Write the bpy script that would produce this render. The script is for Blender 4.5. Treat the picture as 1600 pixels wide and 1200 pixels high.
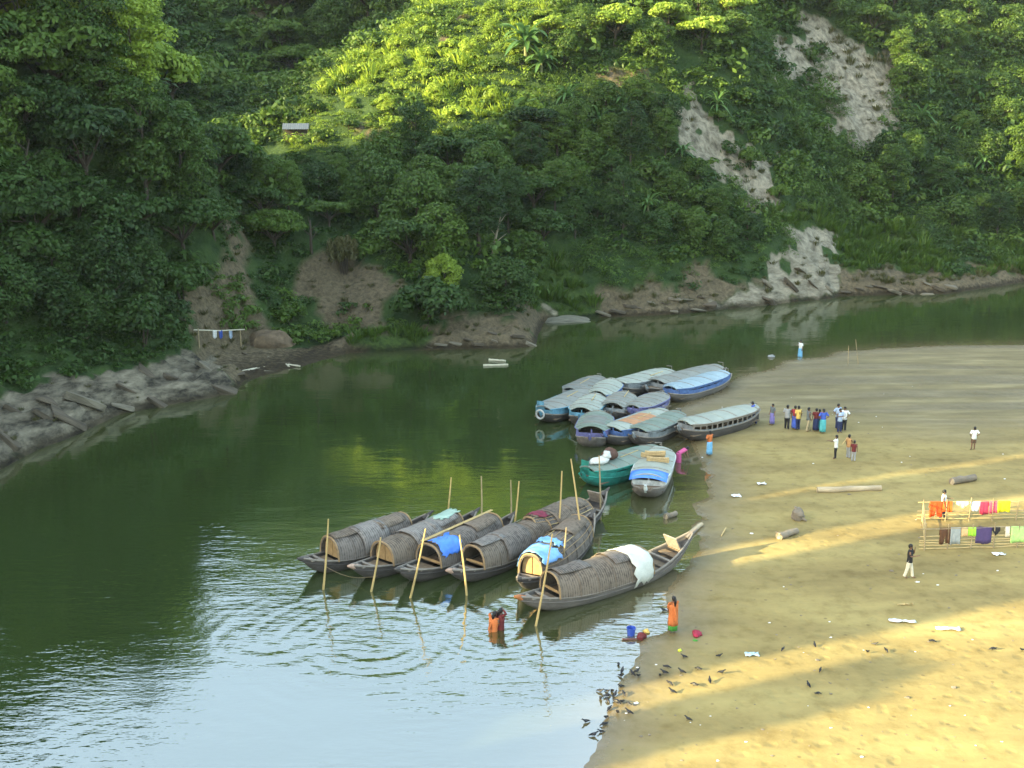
import bpy, math, random
import numpy as np
from mathutils import Vector, Matrix

for o in list(bpy.data.objects):
    bpy.data.objects.remove(o)
SC = bpy.context.scene
COL = SC.collection
R = math.radians
rng = np.random.RandomState(7)
random.seed(7)

# ------------------------------------------------------------------ camera, sky, sun, exposure
CAM_H, F, PITCH = 21.5, 1800.0, math.atan(441 / 1800)
cam_d = bpy.data.cameras.new('camera')
cam_d.sensor_width = 36
cam_d.lens = 36 * F / 1600
cam_d.clip_start, cam_d.clip_end = 0.5, 3000
cam = bpy.data.objects.new('camera', cam_d)
cam.location = (0, 0, CAM_H)
cam.rotation_euler = (R(90) - PITCH, 0, 0)
COL.objects.link(cam)
SC.camera = cam

SUN_DIR = Vector((0.93, 0.37, -0.30)).normalized()      # the way the light travels
SUN_EL = math.asin(-SUN_DIR.z)
world = bpy.data.worlds.new('World')
SC.world = world
world.use_nodes = True
wn = world.node_tree
wn.nodes.clear()
w_out = wn.nodes.new('ShaderNodeOutputWorld')
w_bg = wn.nodes.new('ShaderNodeBackground')
w_sky = wn.nodes.new('ShaderNodeTexSky')
w_sky.sky_type = 'NISHITA'
w_sky.sun_disc = False
w_sky.sun_elevation = SUN_EL
w_sky.sun_rotation = math.atan2(-SUN_DIR.x, -SUN_DIR.y)
w_sky.air_density, w_sky.dust_density, w_sky.ozone_density = 1.0, 2.5, 1.0
w_bg.inputs['Strength'].default_value = 0.15
w_add = wn.nodes.new('ShaderNodeMix')          # thin even overcast whitening the blue
w_add.data_type, w_add.blend_type = 'RGBA', 'ADD'
w_add.inputs[0].default_value = 1.0
w_add.inputs[7].default_value = (1.25, 1.52, 1.42, 1)
wn.links.new(w_sky.outputs[0], w_add.inputs[6])
wn.links.new(w_add.outputs[2], w_bg.inputs[0])
wn.links.new(w_bg.outputs[0], w_out.inputs[0])

sun_d = bpy.data.lights.new('sun', 'SUN')
sun_d.energy = 5.0
sun_d.angle = R(0.5)
sun_d.color = (1.0, 0.83, 0.44)
sun = bpy.data.objects.new('sun', sun_d)
sun.rotation_euler = SUN_DIR.to_track_quat('-Z', 'Y').to_euler()
sun.location = (-60, -20, 60)
COL.objects.link(sun)

SC.view_settings.view_transform = 'Standard'
SC.view_settings.look = 'None'
SC.view_settings.gamma = 1
SC.view_settings.use_curve_mapping = False
SC.view_settings.exposure = 2.05
SC.render.engine = 'CYCLES'
SC.cycles.max_bounces = 6
SC.cycles.diffuse_bounces = 3
SC.cycles.glossy_bounces = 3
SC.cycles.transmission_bounces = 3
SC.cycles.transparent_max_bounces = 4
SC.cycles.volume_bounces = 0
SC.cycles.caustics_reflective = False
SC.cycles.caustics_refractive = False
SC.cycles.use_denoising = True

# ------------------------------------------------------------------ pixels and points
CP, SP = math.cos(PITCH), math.sin(PITCH)

def ray(px, py):
    X, U = (px - 800) / F, (600 - py) / F
    return np.array((X, CP + U * SP, -SP + U * CP))

def on_z(px, py, z=0.0):
    d = ray(px, py)
    t = (z - CAM_H) / d[2]
    return np.array((d[0] * t, d[1] * t, z))

def at_depth(px, py, D):
    d = ray(px, py)
    t = D / d[1]
    return np.array((d[0] * t, D, CAM_H + d[2] * t))

def to_px(x, y, z):
    zz = z - CAM_H
    f = y * CP - zz * SP
    u = y * SP + zz * CP
    f = np.where(np.abs(f) < 1e-3, 1e-3, f)
    return 800 + F * x / f, 600 - F * u / f

def smooth(a, b, x):
    t = np.clip((x - a) / (b - a), 0, 1)
    return t * t * (3 - 2 * t)

# value noise on arrays
_perm = np.random.RandomState(3).rand(256, 256)

def vnoise(x, y):
    xi, yi = np.floor(x).astype(int), np.floor(y).astype(int)
    fx, fy = x - xi, y - yi
    fx, fy = fx * fx * (3 - 2 * fx), fy * fy * (3 - 2 * fy)
    g = lambda i, j: _perm[i & 255, j & 255]
    return ((g(xi, yi) * (1 - fx) + g(xi + 1, yi) * fx) * (1 - fy)
            + (g(xi, yi + 1) * (1 - fx) + g(xi + 1, yi + 1) * fx) * fy) * 2 - 1

def fbm(x, y, octaves=4):
    s, a = 0, 1.0
    for k in range(octaves):
        s = s + a * vnoise(x * 2 ** k + 17.3 * k, y * 2 ** k - 9.1 * k)
        a *= 0.5
    return s

# ------------------------------------------------------------------ mesh builder
class MB:
    def __init__(self):
        self.v, self.f, self.n = [], [], 0

    def add(self, verts, faces):
        self.v.extend([tuple(map(float, p)) for p in verts])
        self.f.extend([tuple(i + self.n for i in q) for q in faces])
        self.n += len(verts)
        return self

    def loft(self, rings, closed=True, caps=True):
        n = len(rings[0])
        vs = [p for r in rings for p in r]
        fs = []
        for i in range(len(rings) - 1):
            for j in range(n if closed else n - 1):
                k = (j + 1) % n
                fs.append((i * n + j, i * n + k, (i + 1) * n + k, (i + 1) * n + j))
        if caps and closed:
            fs.append(tuple(range(n))[::-1])
            fs.append(tuple((len(rings) - 1) * n + j for j in range(n)))
        return self.add(vs, fs)

    def tube(self, path, rad, n=7, flat=1.0):
        path = [Vector(p) for p in path]
        if not hasattr(rad, '__len__'):
            rad = [rad] * len(path)
        rings = []
        up = Vector((0, 0, 1))
        for i, p in enumerate(path):
            d = (path[min(i + 1, len(path) - 1)] - path[max(i - 1, 0)]).normalized()
            ref = up if abs(d.z) < 0.9 else Vector((1, 0, 0))
            a = d.cross(ref).normalized()
            b = d.cross(a).normalized()
            rings.append([p + (a * math.cos(2 * math.pi * k / n) + b * flat * math.sin(2 * math.pi * k / n)) * rad[i] for k in range(n)])
        return self.loft(rings)

    def box(self, c, s, rz=0.0, ry=0.0):
        M = Matrix.Translation(c) @ Matrix.Rotation(rz, 4, 'Z') @ Matrix.Rotation(ry, 4, 'Y')
        vs = [M @ Vector((sx * s[0] / 2, sy * s[1] / 2, sz * s[2] / 2)) for sx in (-1, 1) for sy in (-1, 1) for sz in (-1, 1)]
        return self.add(vs, [(0, 1, 3, 2), (4, 6, 7, 5), (0, 4, 5, 1), (2, 3, 7, 6), (0, 2, 6, 4), (1, 5, 7, 3)])

    def ball(self, c, r, nu=10, nv=7, f=None):
        rings = []
        for i in range(1, nv):
            ph = math.pi * i / nv
            ring = []
            for j in range(nu):
                th = 2 * math.pi * j / nu
                d = Vector((math.sin(ph) * math.cos(th), math.sin(ph) * math.sin(th), math.cos(ph)))
                k = f(d) if f else 1
                ring.append((c[0] + r[0] * d.x * k, c[1] + r[1] * d.y * k, c[2] + r[2] * d.z * k))
            rings.append(ring)
        return self.loft(rings)

    def build(self, name, material, parent=None, smooth_=True):
        me = bpy.data.meshes.new(name)
        me.from_pydata(self.v, [], self.f)
        me.materials.append(material)
        if smooth_:
            me.polygons.foreach_set('use_smooth', [True] * len(me.polygons))
            try:
                me.set_sharp_from_angle(angle=R(40))
            except Exception:
                pass
        me.update()
        o = bpy.data.objects.new(name, me)
        COL.objects.link(o)
        o.parent = parent
        return o

def np_mesh(name, V, Q, material, smooth_=False):
    me = bpy.data.meshes.new(name)
    nv, nq = len(V), len(Q)
    k = Q.shape[1]
    me.vertices.add(nv)
    me.vertices.foreach_set('co', np.ascontiguousarray(V, dtype=np.float32).ravel())
    me.loops.add(nq * k)
    me.loops.foreach_set('vertex_index', np.ascontiguousarray(Q, dtype=np.int32).ravel())
    me.polygons.add(nq)
    me.polygons.foreach_set('loop_start', np.arange(0, nq * k, k, dtype=np.int32))
    if smooth_:
        me.polygons.foreach_set('use_smooth', np.ones(nq, dtype=bool))
    me.materials.append(material)
    me.update(calc_edges=True)
    return me

def link(name, me, parent=None, kind=None):
    o = bpy.data.objects.new(name, me)
    COL.objects.link(o)
    o.parent = parent
    if kind:
        o['kind'] = kind
    return o

def tag(o, label, cat, group=None):
    o['label'] = label
    o['category'] = cat
    if group:
        o['group'] = group
    return o

def thing(name, label, cat, loc=(0, 0, 0), rz=0.0, group=None):
    o = bpy.data.objects.new(name, None)
    o.empty_display_size = 0.3
    COL.objects.link(o)
    o.location = loc
    o.rotation_euler = (0, 0, rz)
    return tag(o, label, cat, group)

def copy_tree(root):
    c = root.copy()
    COL.objects.link(c)
    for ch in root.children:
        d = ch.copy()
        COL.objects.link(d)
        d.parent = c
        for g in ch.children:
            e = g.copy()
            COL.objects.link(e)
            e.parent = d
    return c

# ------------------------------------------------------------------ materials
def nodes_of(m):
    m.use_nodes = True
    nt = m.node_tree
    b = nt.nodes.get('Principled BSDF')
    return nt, b

_mats = {}

def mat(name, col, rough=0.7, var=0.25, scale=4.0, bump=0.15, bscale=None, spec=0.4, stretch=(1, 1, 1), metal=0.0):
    if name in _mats:
        return _mats[name]
    m = bpy.data.materials.new(name)
    nt, b = nodes_of(m)
    N, Lk = nt.nodes.new, nt.links.new
    tc = N('ShaderNodeTexCoord')
    mp = N('ShaderNodeMapping')
    mp.inputs['Scale'].default_value = stretch
    Lk(tc.outputs['Object'], mp.inputs[0])
    oi = N('ShaderNodeObjectInfo')
    n1 = N('ShaderNodeTexNoise')
    n1.noise_dimensions = '4D'
    n1.inputs['Scale'].default_value = scale
    n1.inputs['Detail'].default_value = 6
    n1.inputs['Roughness'].default_value = 0.65
    Lk(mp.outputs[0], n1.inputs['Vector'])
    mu = N('ShaderNodeMath'); mu.operation = 'MULTIPLY'; mu.inputs[1].default_value = 40
    Lk(oi.outputs['Random'], mu.inputs[0])
    Lk(mu.outputs[0], n1.inputs['W'])
    cr = N('ShaderNodeValToRGB')
    cr.color_ramp.elements[0].position = 0.3
    cr.color_ramp.elements[1].position = 0.72
    lo = [c * (1 - var) for c in col]
    hi = [min(1, c * (1 + var)) for c in col]
    cr.color_ramp.elements[0].color = (*lo, 1)
    cr.color_ramp.elements[1].color = (*hi, 1)
    Lk(n1.outputs['Fac'], cr.inputs[0])
    Lk(cr.outputs[0], b.inputs['Base Color'])
    b.inputs['Roughness'].default_value = rough
    b.inputs['Specular IOR Level'].default_value = spec
    b.inputs['Metallic'].default_value = metal
    if bump:
        n2 = N('ShaderNodeTexNoise')
        n2.inputs['Scale'].default_value = bscale or scale * 4
        n2.inputs['Detail'].default_value = 5
        Lk(mp.outputs[0], n2.inputs['Vector'])
        bm_ = N('ShaderNodeBump')
        bm_.inputs['Strength'].default_value = bump
        bm_.inputs['Distance'].default_value = 0.05
        Lk(n2.outputs['Fac'], bm_.inputs['Height'])
        Lk(bm_.outputs[0], b.inputs['Normal'])
    _mats[name] = m
    return m

def leaf_mat(name, c0, c1, trans=0.35, rough=0.5):
    m = bpy.data.materials.new(name)
    nt, b = nodes_of(m)
    N, Lk = nt.nodes.new, nt.links.new
    g = N('ShaderNodeNewGeometry')
    oi = N('ShaderNodeObjectInfo')
    tn = N('ShaderNodeTexNoise')
    tn.inputs['Scale'].default_value = 0.35
    tn.inputs['Detail'].default_value = 3
    Lk(g.outputs['Position'], tn.inputs['Vector'])
    a1 = N('ShaderNodeMath'); a1.operation = 'MULTIPLY'; a1.inputs[1].default_value = 0.45
    Lk(g.outputs['Random Per Island'], a1.inputs[0])
    a2 = N('ShaderNodeMath'); a2.operation = 'MULTIPLY_ADD'; a2.inputs[1].default_value = 0.45
    Lk(oi.outputs['Random'], a2.inputs[0]); Lk(a1.outputs[0], a2.inputs[2])
    a3 = N('ShaderNodeMath'); a3.operation = 'MULTIPLY_ADD'; a3.inputs[1].default_value = 0.55
    Lk(tn.outputs['Fac'], a3.inputs[0]); Lk(a2.outputs[0], a3.inputs[2])
    cr = N('ShaderNodeValToRGB')
    cr.color_ramp.elements[0].position = 0.25
    cr.color_ramp.elements[1].position = 1.1 if False else 1.0
    cr.color_ramp.elements[0].color = (*c0, 1)
    cr.color_ramp.elements[1].color = (*c1, 1)
    Lk(a3.outputs[0], cr.inputs[0])
    Lk(cr.outputs[0], b.inputs['Base Color'])
    b.inputs['Roughness'].default_value = rough
    b.inputs['Specular IOR Level'].default_value = 0.3
    tr = N('ShaderNodeBsdfTranslucent')
    Lk(cr.outputs[0], tr.inputs['Color'])
    mx = N('ShaderNodeMixShader'); mx.inputs[0].default_value = trans
    Lk(b.outputs[0], mx.inputs[1]); Lk(tr.outputs[0], mx.inputs[2])
    Lk(mx.outputs[0], nt.nodes['Material Output'].inputs['Surface'])
    _mats[name] = m
    return m

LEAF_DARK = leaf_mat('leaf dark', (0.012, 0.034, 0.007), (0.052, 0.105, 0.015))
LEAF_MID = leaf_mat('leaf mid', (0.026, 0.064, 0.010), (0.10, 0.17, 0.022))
LEAF_BRIGHT = leaf_mat('leaf bright', (0.13, 0.215, 0.022), (0.36, 0.47, 0.055))  # yellow-green growth, with sunlight also put into the colour
LEAF_DRY = leaf_mat('leaf dry', (0.06, 0.07, 0.02), (0.14, 0.13, 0.05))
LEAF_BANANA = leaf_mat('leaf banana', (0.05, 0.13, 0.035), (0.12, 0.22, 0.06), 0.4, 0.35)
BARK = mat('bark', (0.055, 0.043, 0.03), 0.9, 0.4, 3, 0.5, stretch=(1, 1, 0.3))

# ------------------------------------------------------------------ terrain heights
SHORE_PX = [(0, 735), (60, 702), (110, 684), (150, 665), (190, 646), (270, 632), (330, 622), (368, 610), (384, 594), (425, 584), (470, 573),
            (500, 564), (545, 552), (600, 550), (640, 548), (720, 546), (800, 545), (836, 541), (842, 520), (850, 504), (890, 500), (925, 497),
            (1000, 494), (1060, 491), (1105, 486), (1180, 479), (1250, 471), (1300, 467), (1312, 463), (1400, 461), (1480, 459), (1510, 455),
            (1560, 448), (1600, 441)]
shore = [(-70, -90), (-47, -50), (-42, 0), (-40, 22), (-37, 42), (-34, 56)] + [tuple(on_z(*p)[:2]) for p in SHORE_PX] + [(80, 150), (120, 158), (220, 175)]
shore = np.array(shore)
land_poly = np.vstack([shore, [(320, 180), (320, 420), (-320, 420), (-320, -90)]])

def in_poly(x, y, poly):
    r = np.zeros(x.shape, bool)
    n = len(poly)
    for i in range(n):
        x0, y0 = poly[i]
        x1, y1 = poly[(i + 1) % n]
        c = ((y0 > y) != (y1 > y))
        if y1 != y0:
            r ^= c & (x < (x1 - x0) * (y - y0) / (y1 - y0) + x0)
    return r

def line_dist(x, y, line):
    d = np.full(x.shape, 1e9)
    for i in range(len(line) - 1):
        ax, ay = line[i]
        bx, by = line[i + 1]
        ux, uy = bx - ax, by - ay
        t = np.clip(((x - ax) * ux + (y - ay) * uy) / (ux * ux + uy * uy + 1e-9), 0, 1)
        d = np.minimum(d, np.hypot(x - ax - t * ux, y - ay - t * uy))
    return d

CTRL_PX = [  # pixel and distance of the bare ground under the growth
    (0, 610, 71), (0, 400, 82), (0, 159, 94), (0, 20, 103), (-250, 300, 84), (-250, 0, 98),
    (100, 560, 79), (200, 400, 90), (250, 500, 90), (250, 250, 99), (300, 165, 106), (220, 110, 104), (120, 60, 102),
    (320, 480, 96), (330, 545, 97), (440, 545, 101.5), (430, 500, 104), (380, 400, 110), (370, 300, 117), (500, 480, 106), (500, 400, 111),
    (600, 430, 108), (560, 350, 114), (700, 490, 105), (650, 300, 121), (800, 300, 122), (800, 450, 108), (740, 400, 112),
    (460, 190, 141), (440, 250, 132), (380, 200, 117), (420, 120, 160), (500, 240, 134), (620, 200, 136), (700, 100, 143), (800, 50, 149),
    (850, 0, 153), (450, 235, 136), (500, 130, 146), (560, 95, 149), (620, 60, 151), (700, 0, 156), (800, -90, 167), (960, -90, 170), (750, 180, 137),
    (600, 300, 124), (560, 280, 128),
    (860, 440, 116), (900, 300, 124), (900, 430, 119), (1000, 300, 130), (1000, 150, 140), (1000, 50, 149), (1000, -30, 159), (1000, 440, 120),
    (1100, 150, 144), (1100, 300, 133), (1150, 280, 137), (1200, 400, 127), (1240, 370, 131), (1285, 440, 128), (1200, 180, 148), (1150, 20, 157), (1100, 430, 122),
    (1260, 250, 150), (1300, 330, 146), (1330, 420, 134), (1230, 80, 168), (1350, 180, 163), (1380, 225, 159), (1280, 50, 172), (1320, 250, 156),
    (1400, 310, 150), (1400, 420, 137), (1500, 350, 152), (1500, 430, 140), (1600, 405, 147), (1600, 300, 160), (1600, 200, 173), (1600, 0, 201),
    (1450, 200, 168), (1450, 90, 182), (1400, 0, 192), (1850, 300, 170), (1850, 100, 200)]
CTRL = [tuple(at_depth(*c)) for c in CTRL_PX]
for i, c in enumerate(CTRL):
    if c[2] > 7:
        CTRL[i] = (c[0], c[1], c[2] - 1.3)
CTRL += [(-47, 104, 46), (-60, 101, 60), (-68, 94, 62), (-55, 117, 27), (-66, 116, 32), (-36, 127, 15), (-46, 126, 17), (-58, 124, 21), (-32, 138, 14), (-45, 140, 17), (-70, 120, 24), (-38, 178, 24), (-24, 176, 26), (-60, 172, 36), (-10, 184, 44), (-30, 205, 48), (-70, 205, 62), (10, 205, 66), (-30, 240, 84), (-100, 170, 52), (-110, 230, 80),
         (60, 240, 84), (40, 205, 60), (110, 230, 72), (160, 260, 84), (0, 290, 108), (-150, 320, 112), (150, 340, 112), (-80, 290, 106), (0, 360, 125),
         (160, 200, 40), (120, 190, 34)]
CTRL = np.array(CTRL)

def tps_fit(P, lam=0.02):
    xy = P[:, :2] / 60.0
    n = len(P)
    r = np.hypot(xy[:, None, 0] - xy[None, :, 0], xy[:, None, 1] - xy[None, :, 1])
    K = np.where(r > 0, r * r * np.log(r + 1e-12), 0) + lam * np.eye(n)
    Q = np.hstack([np.ones((n, 1)), xy])
    A = np.block([[K, Q], [Q.T, np.zeros((3, 3))]])
    return xy, np.linalg.solve(A, np.concatenate([P[:, 2], np.zeros(3)]))

TXY, TW = tps_fit(CTRL)

def tps(x, y):
    sh = x.shape
    x, y = x.ravel() / 60.0, y.ravel() / 60.0
    out = TW[-3] + TW[-2] * x + TW[-1] * y
    for i in range(len(TXY)):
        r2 = (x - TXY[i, 0]) ** 2 + (y - TXY[i, 1]) ** 2
        out = out + TW[i] * 0.5 * r2 * np.log(r2 + 1e-12)
    return out.reshape(sh)

RIDGE = np.array([(-80, 8), (20, 12), (29, 14.5), (33, 16), (40, 17), (46, 17.5), (48.5, 21), (51.8, 22), (55, 30), (65, 37), (75, 42), (88, 60), (100, 66), (122.5, 66), (125, 48),
                  (127.5, 33), (132, 28.5), (142, 26), (147, 29), (153, 50), (165, 64), (180, 76), (220, 92), (300, 100)], float)  # skyline of the unseen left hill, shaped for the shade and sun it gives

def st(x, y):
    return -0.37 * x + 0.93 * y, 0.93 * x + 0.37 * y

def hill_z(x, y):
    x, y = np.asarray(x, float), np.asarray(y, float)
    d = line_dist(x, y, shore)
    inside = in_poly(x, y, land_poly)
    s, t = st(x, y)
    rid = np.interp(s, RIDGE[:, 0], RIDGE[:, 1])
    z1 = tps(x, y)
    off = 1 - smooth(70, 100, s)
    zr = rid * smooth(-8, -44, t)
    z = z1 * (1 - off) + np.where(off > 0, zr, 0) * off
    z = np.maximum(z, np.where(off < 1, zr * smooth(-18, -34, t), 0))
    cap = rid - 1.0 + np.where(t > -45, (t + 45) * 0.22, (-45 - t) * 0.12)
    cap = np.where((t < -24) | ((t < 2) & (s > 128) & (s < 150)), cap, 1e3)
    z = np.minimum(z, cap)
    w = smooth(0.0, 6.5, d)
    bank = 1.15 * np.minimum(d, 12) ** 0.8
    z = w * np.maximum(z, 0.25 + 0.16 * np.minimum(d, 8)) + (1 - w) * np.minimum(bank, np.maximum(z, 0.6) + 0.8)
    # the flat muddy landing in the cove
    qx, qy = to_px(x, y, np.zeros_like(x))
    cove = smooth(300, 340, qx) * (1 - smooth(505, 550, qx)) * (1 - smooth(5.0, 9.0, d)) * (y > 90)
    z = z * (1 - cove) + (0.12 * d + 0.05) * cove
    rough = fbm(x * 0.13, y * 0.13) * 1.2 + fbm(x * 0.5 + 40, y * 0.5, 3) * 0.45
    z = z + rough * smooth(1.5, 12, d) * np.where(z > 3, 1, 0.5)
    # slanting rock strata on the low banks
    lean = (x * 0.75 + y * 0.35 + z * 0.9) * 0.62 + fbm(x * 0.2, y * 0.2, 2) * 0.9
    saw = (lean - np.floor(lean))
    z = z + (saw ** 1.5 - 0.4) * 0.75 * smooth(0.2, 1.6, d) * (1 - smooth(6, 10, d)) * (1 - cove)
    return np.where(inside, np.maximum(z, 0.02), -0.9 * np.minimum(d, 4) - 0.03)

def axis(parts):
    out = []
    for a, b, st_ in parts:
        out.append(np.arange(a, b, st_))
    return np.unique(np.concatenate(out))

GX = axis([(-220, -90, 6), (-90, -44, 2.0), (-44, 62, 0.62), (62, 110, 1.6), (110, 261, 8)])
GY = axis([(-88, 40, 4), (40, 64, 1.5), (64, 172, 0.62), (172, 240, 2.0), (240, 361, 8)])
XX, YY = np.meshgrid(GX, GY, indexing='ij')
HZ = hill_z(XX, YY)

def hz(x, y):
    x, y = np.asarray(x, float), np.asarray(y, float)
    i = np.clip(np.searchsorted(GX, x) - 1, 0, len(GX) - 2)
    j = np.clip(np.searchsorted(GY, y) - 1, 0, len(GY) - 2)
    fx = np.clip((x - GX[i]) / (GX[i + 1] - GX[i]), 0, 1)
    fy = np.clip((y - GY[j]) / (GY[j + 1] - GY[j]), 0, 1)
    return (HZ[i, j] * (1 - fx) + HZ[i + 1, j] * fx) * (1 - fy) + (HZ[i, j + 1] * (1 - fx) + HZ[i + 1, j + 1] * fx) * fy

_T = np.linspace(58, 330, 2200)

def hit(px, py):
    """where the line of sight through a pixel meets the hills (or the water)"""
    d = ray(px, py)
    x, y, z = d[0] * _T, d[1] * _T, CAM_H + d[2] * _T
    below = np.nonzero(z < np.maximum(hz(x, y), 0))[0]
    k = below[0] if len(below) else len(_T) - 1
    return np.array((x[k], y[k], max(float(hz(x[k], y[k])), 0)))

# ---- what covers the ground: bare earth, pale rock, low grass (outlines on the slope)
ZONES = [  # kind, outline, nearest and farthest distance
    ('earth', [(470, 395), (540, 400), (600, 420), (620, 440), (600, 490), (560, 530), (500, 500), (470, 460)], 96, 126),
    ('earth', [(360, 330), (385, 330), (392, 420), (425, 500), (445, 540), (400, 555), (310, 545), (280, 480), (330, 440), (370, 420)], 92, 130),
    ('earth', [(300, 545), (420, 530), (500, 560), (480, 585), (370, 600), (310, 580)], 88, 112),
    ('earth', [(670, 510), (760, 490), (820, 500), (840, 545), (660, 550)], 96, 112),
    ('earth', [(930, 105), (1000, 105), (1005, 150), (950, 150)], 125, 160),
    ('earth', [(930, 465), (1110, 425), (1120, 495), (930, 500)], 108, 132),
    ('earth', [(1300, 425), (1480, 425), (1500, 465), (1300, 470)], 118, 150),
    ('earth', [(1500, 425), (1640, 420), (1640, 455), (1500, 460)], 118, 160),
    ('earth', [(395, -20), (440, -20), (445, 28), (395, 25)], 140, 300),  # sun patch on the far hill, put in as earth colour
    ('earth', [(610, 148), (628, 145), (630, 160), (612, 162)], 125, 160),
    ('earth', [(700, 22), (730, 25), (725, 40), (705, 38)], 140, 170),
    ('earth', [(560, 215), (640, 200), (650, 212), (570, 228)], 125, 150),
    ('rock', [(-60, 610), (110, 595), (250, 555), (330, 560), (372, 600), (372, 625), (180, 670), (-60, 770)], 58, 98),
    ('rock', [(850, 488), (920, 490), (925, 505), (845, 508)], 104, 120),
    ('rock', [(1070, 135), (1095, 135), (1110, 205), (1150, 225), (1205, 260), (1225, 320), (1170, 310), (1130, 290), (1100, 250), (1068, 200)], 125, 162),
    ('rock', [(1230, 355), (1290, 360), (1300, 400), (1305, 470), (1180, 480), (1110, 470), (1120, 440), (1180, 430), (1225, 395)], 115, 145),
    ('rock', [(1200, 70), (1285, 15), (1315, 50), (1415, 105), (1400, 235), (1345, 240), (1290, 170), (1240, 130), (1205, 110)], 145, 200),
    ('grass', [(835, 400), (880, 400), (930, 460), (940, 500), (835, 505)], 100, 130),
    ('grass', [(560, 505), (660, 515), (700, 545), (560, 548)], 96, 112),
    ('grass', [(1310, 370), (1420, 350), (1490, 400), (1480, 430), (1310, 430)], 118, 155),
    ('grass', [(1540, 400), (1640, 390), (1640, 425), (1540, 430)], 125, 165),
    ('grass', [(1200, 300), (1300, 340), (1310, 380), (1220, 370)], 120, 150),
]

def cover(x, y, z):
    """per point: weights of earth, rock and grass"""
    w = {'earth': np.zeros(x.shape), 'rock': np.zeros(x.shape), 'grass': np.zeros(x.shape)}
    px, py = to_px(x, y, z)
    jx = px + 20 * fbm(x * 0.35, y * 0.35, 4)
    jy = py + 22 * fbm(x * 0.35 + 50, y * 0.35 + 20, 4)
    for kind, poly, d0, d1 in ZONES:
        m = in_poly(jx, jy, poly) & (y > d0) & (y < d1)
        w[kind][m] = 1.0
    d = line_dist(x, y, shore)
    low = (d < 2.2 + 1.2 * fbm(x * 0.2, y * 0.2, 2)) & (z < 2.6)
    w['earth'][low & (w['rock'] < 0.5) & (w['grass'] < 0.5)] = 1.0
    return w, d

CW, SHD = cover(XX.ravel(), YY.ravel(), HZ.ravel())
nx, ny = len(GX), len(GY)
I = np.arange(nx * ny).reshape(nx, ny)
Q = np.stack([I[:-1, :-1], I[1:, :-1], I[1:, 1:], I[:-1, 1:]], -1).reshape(-1, 4)

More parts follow.
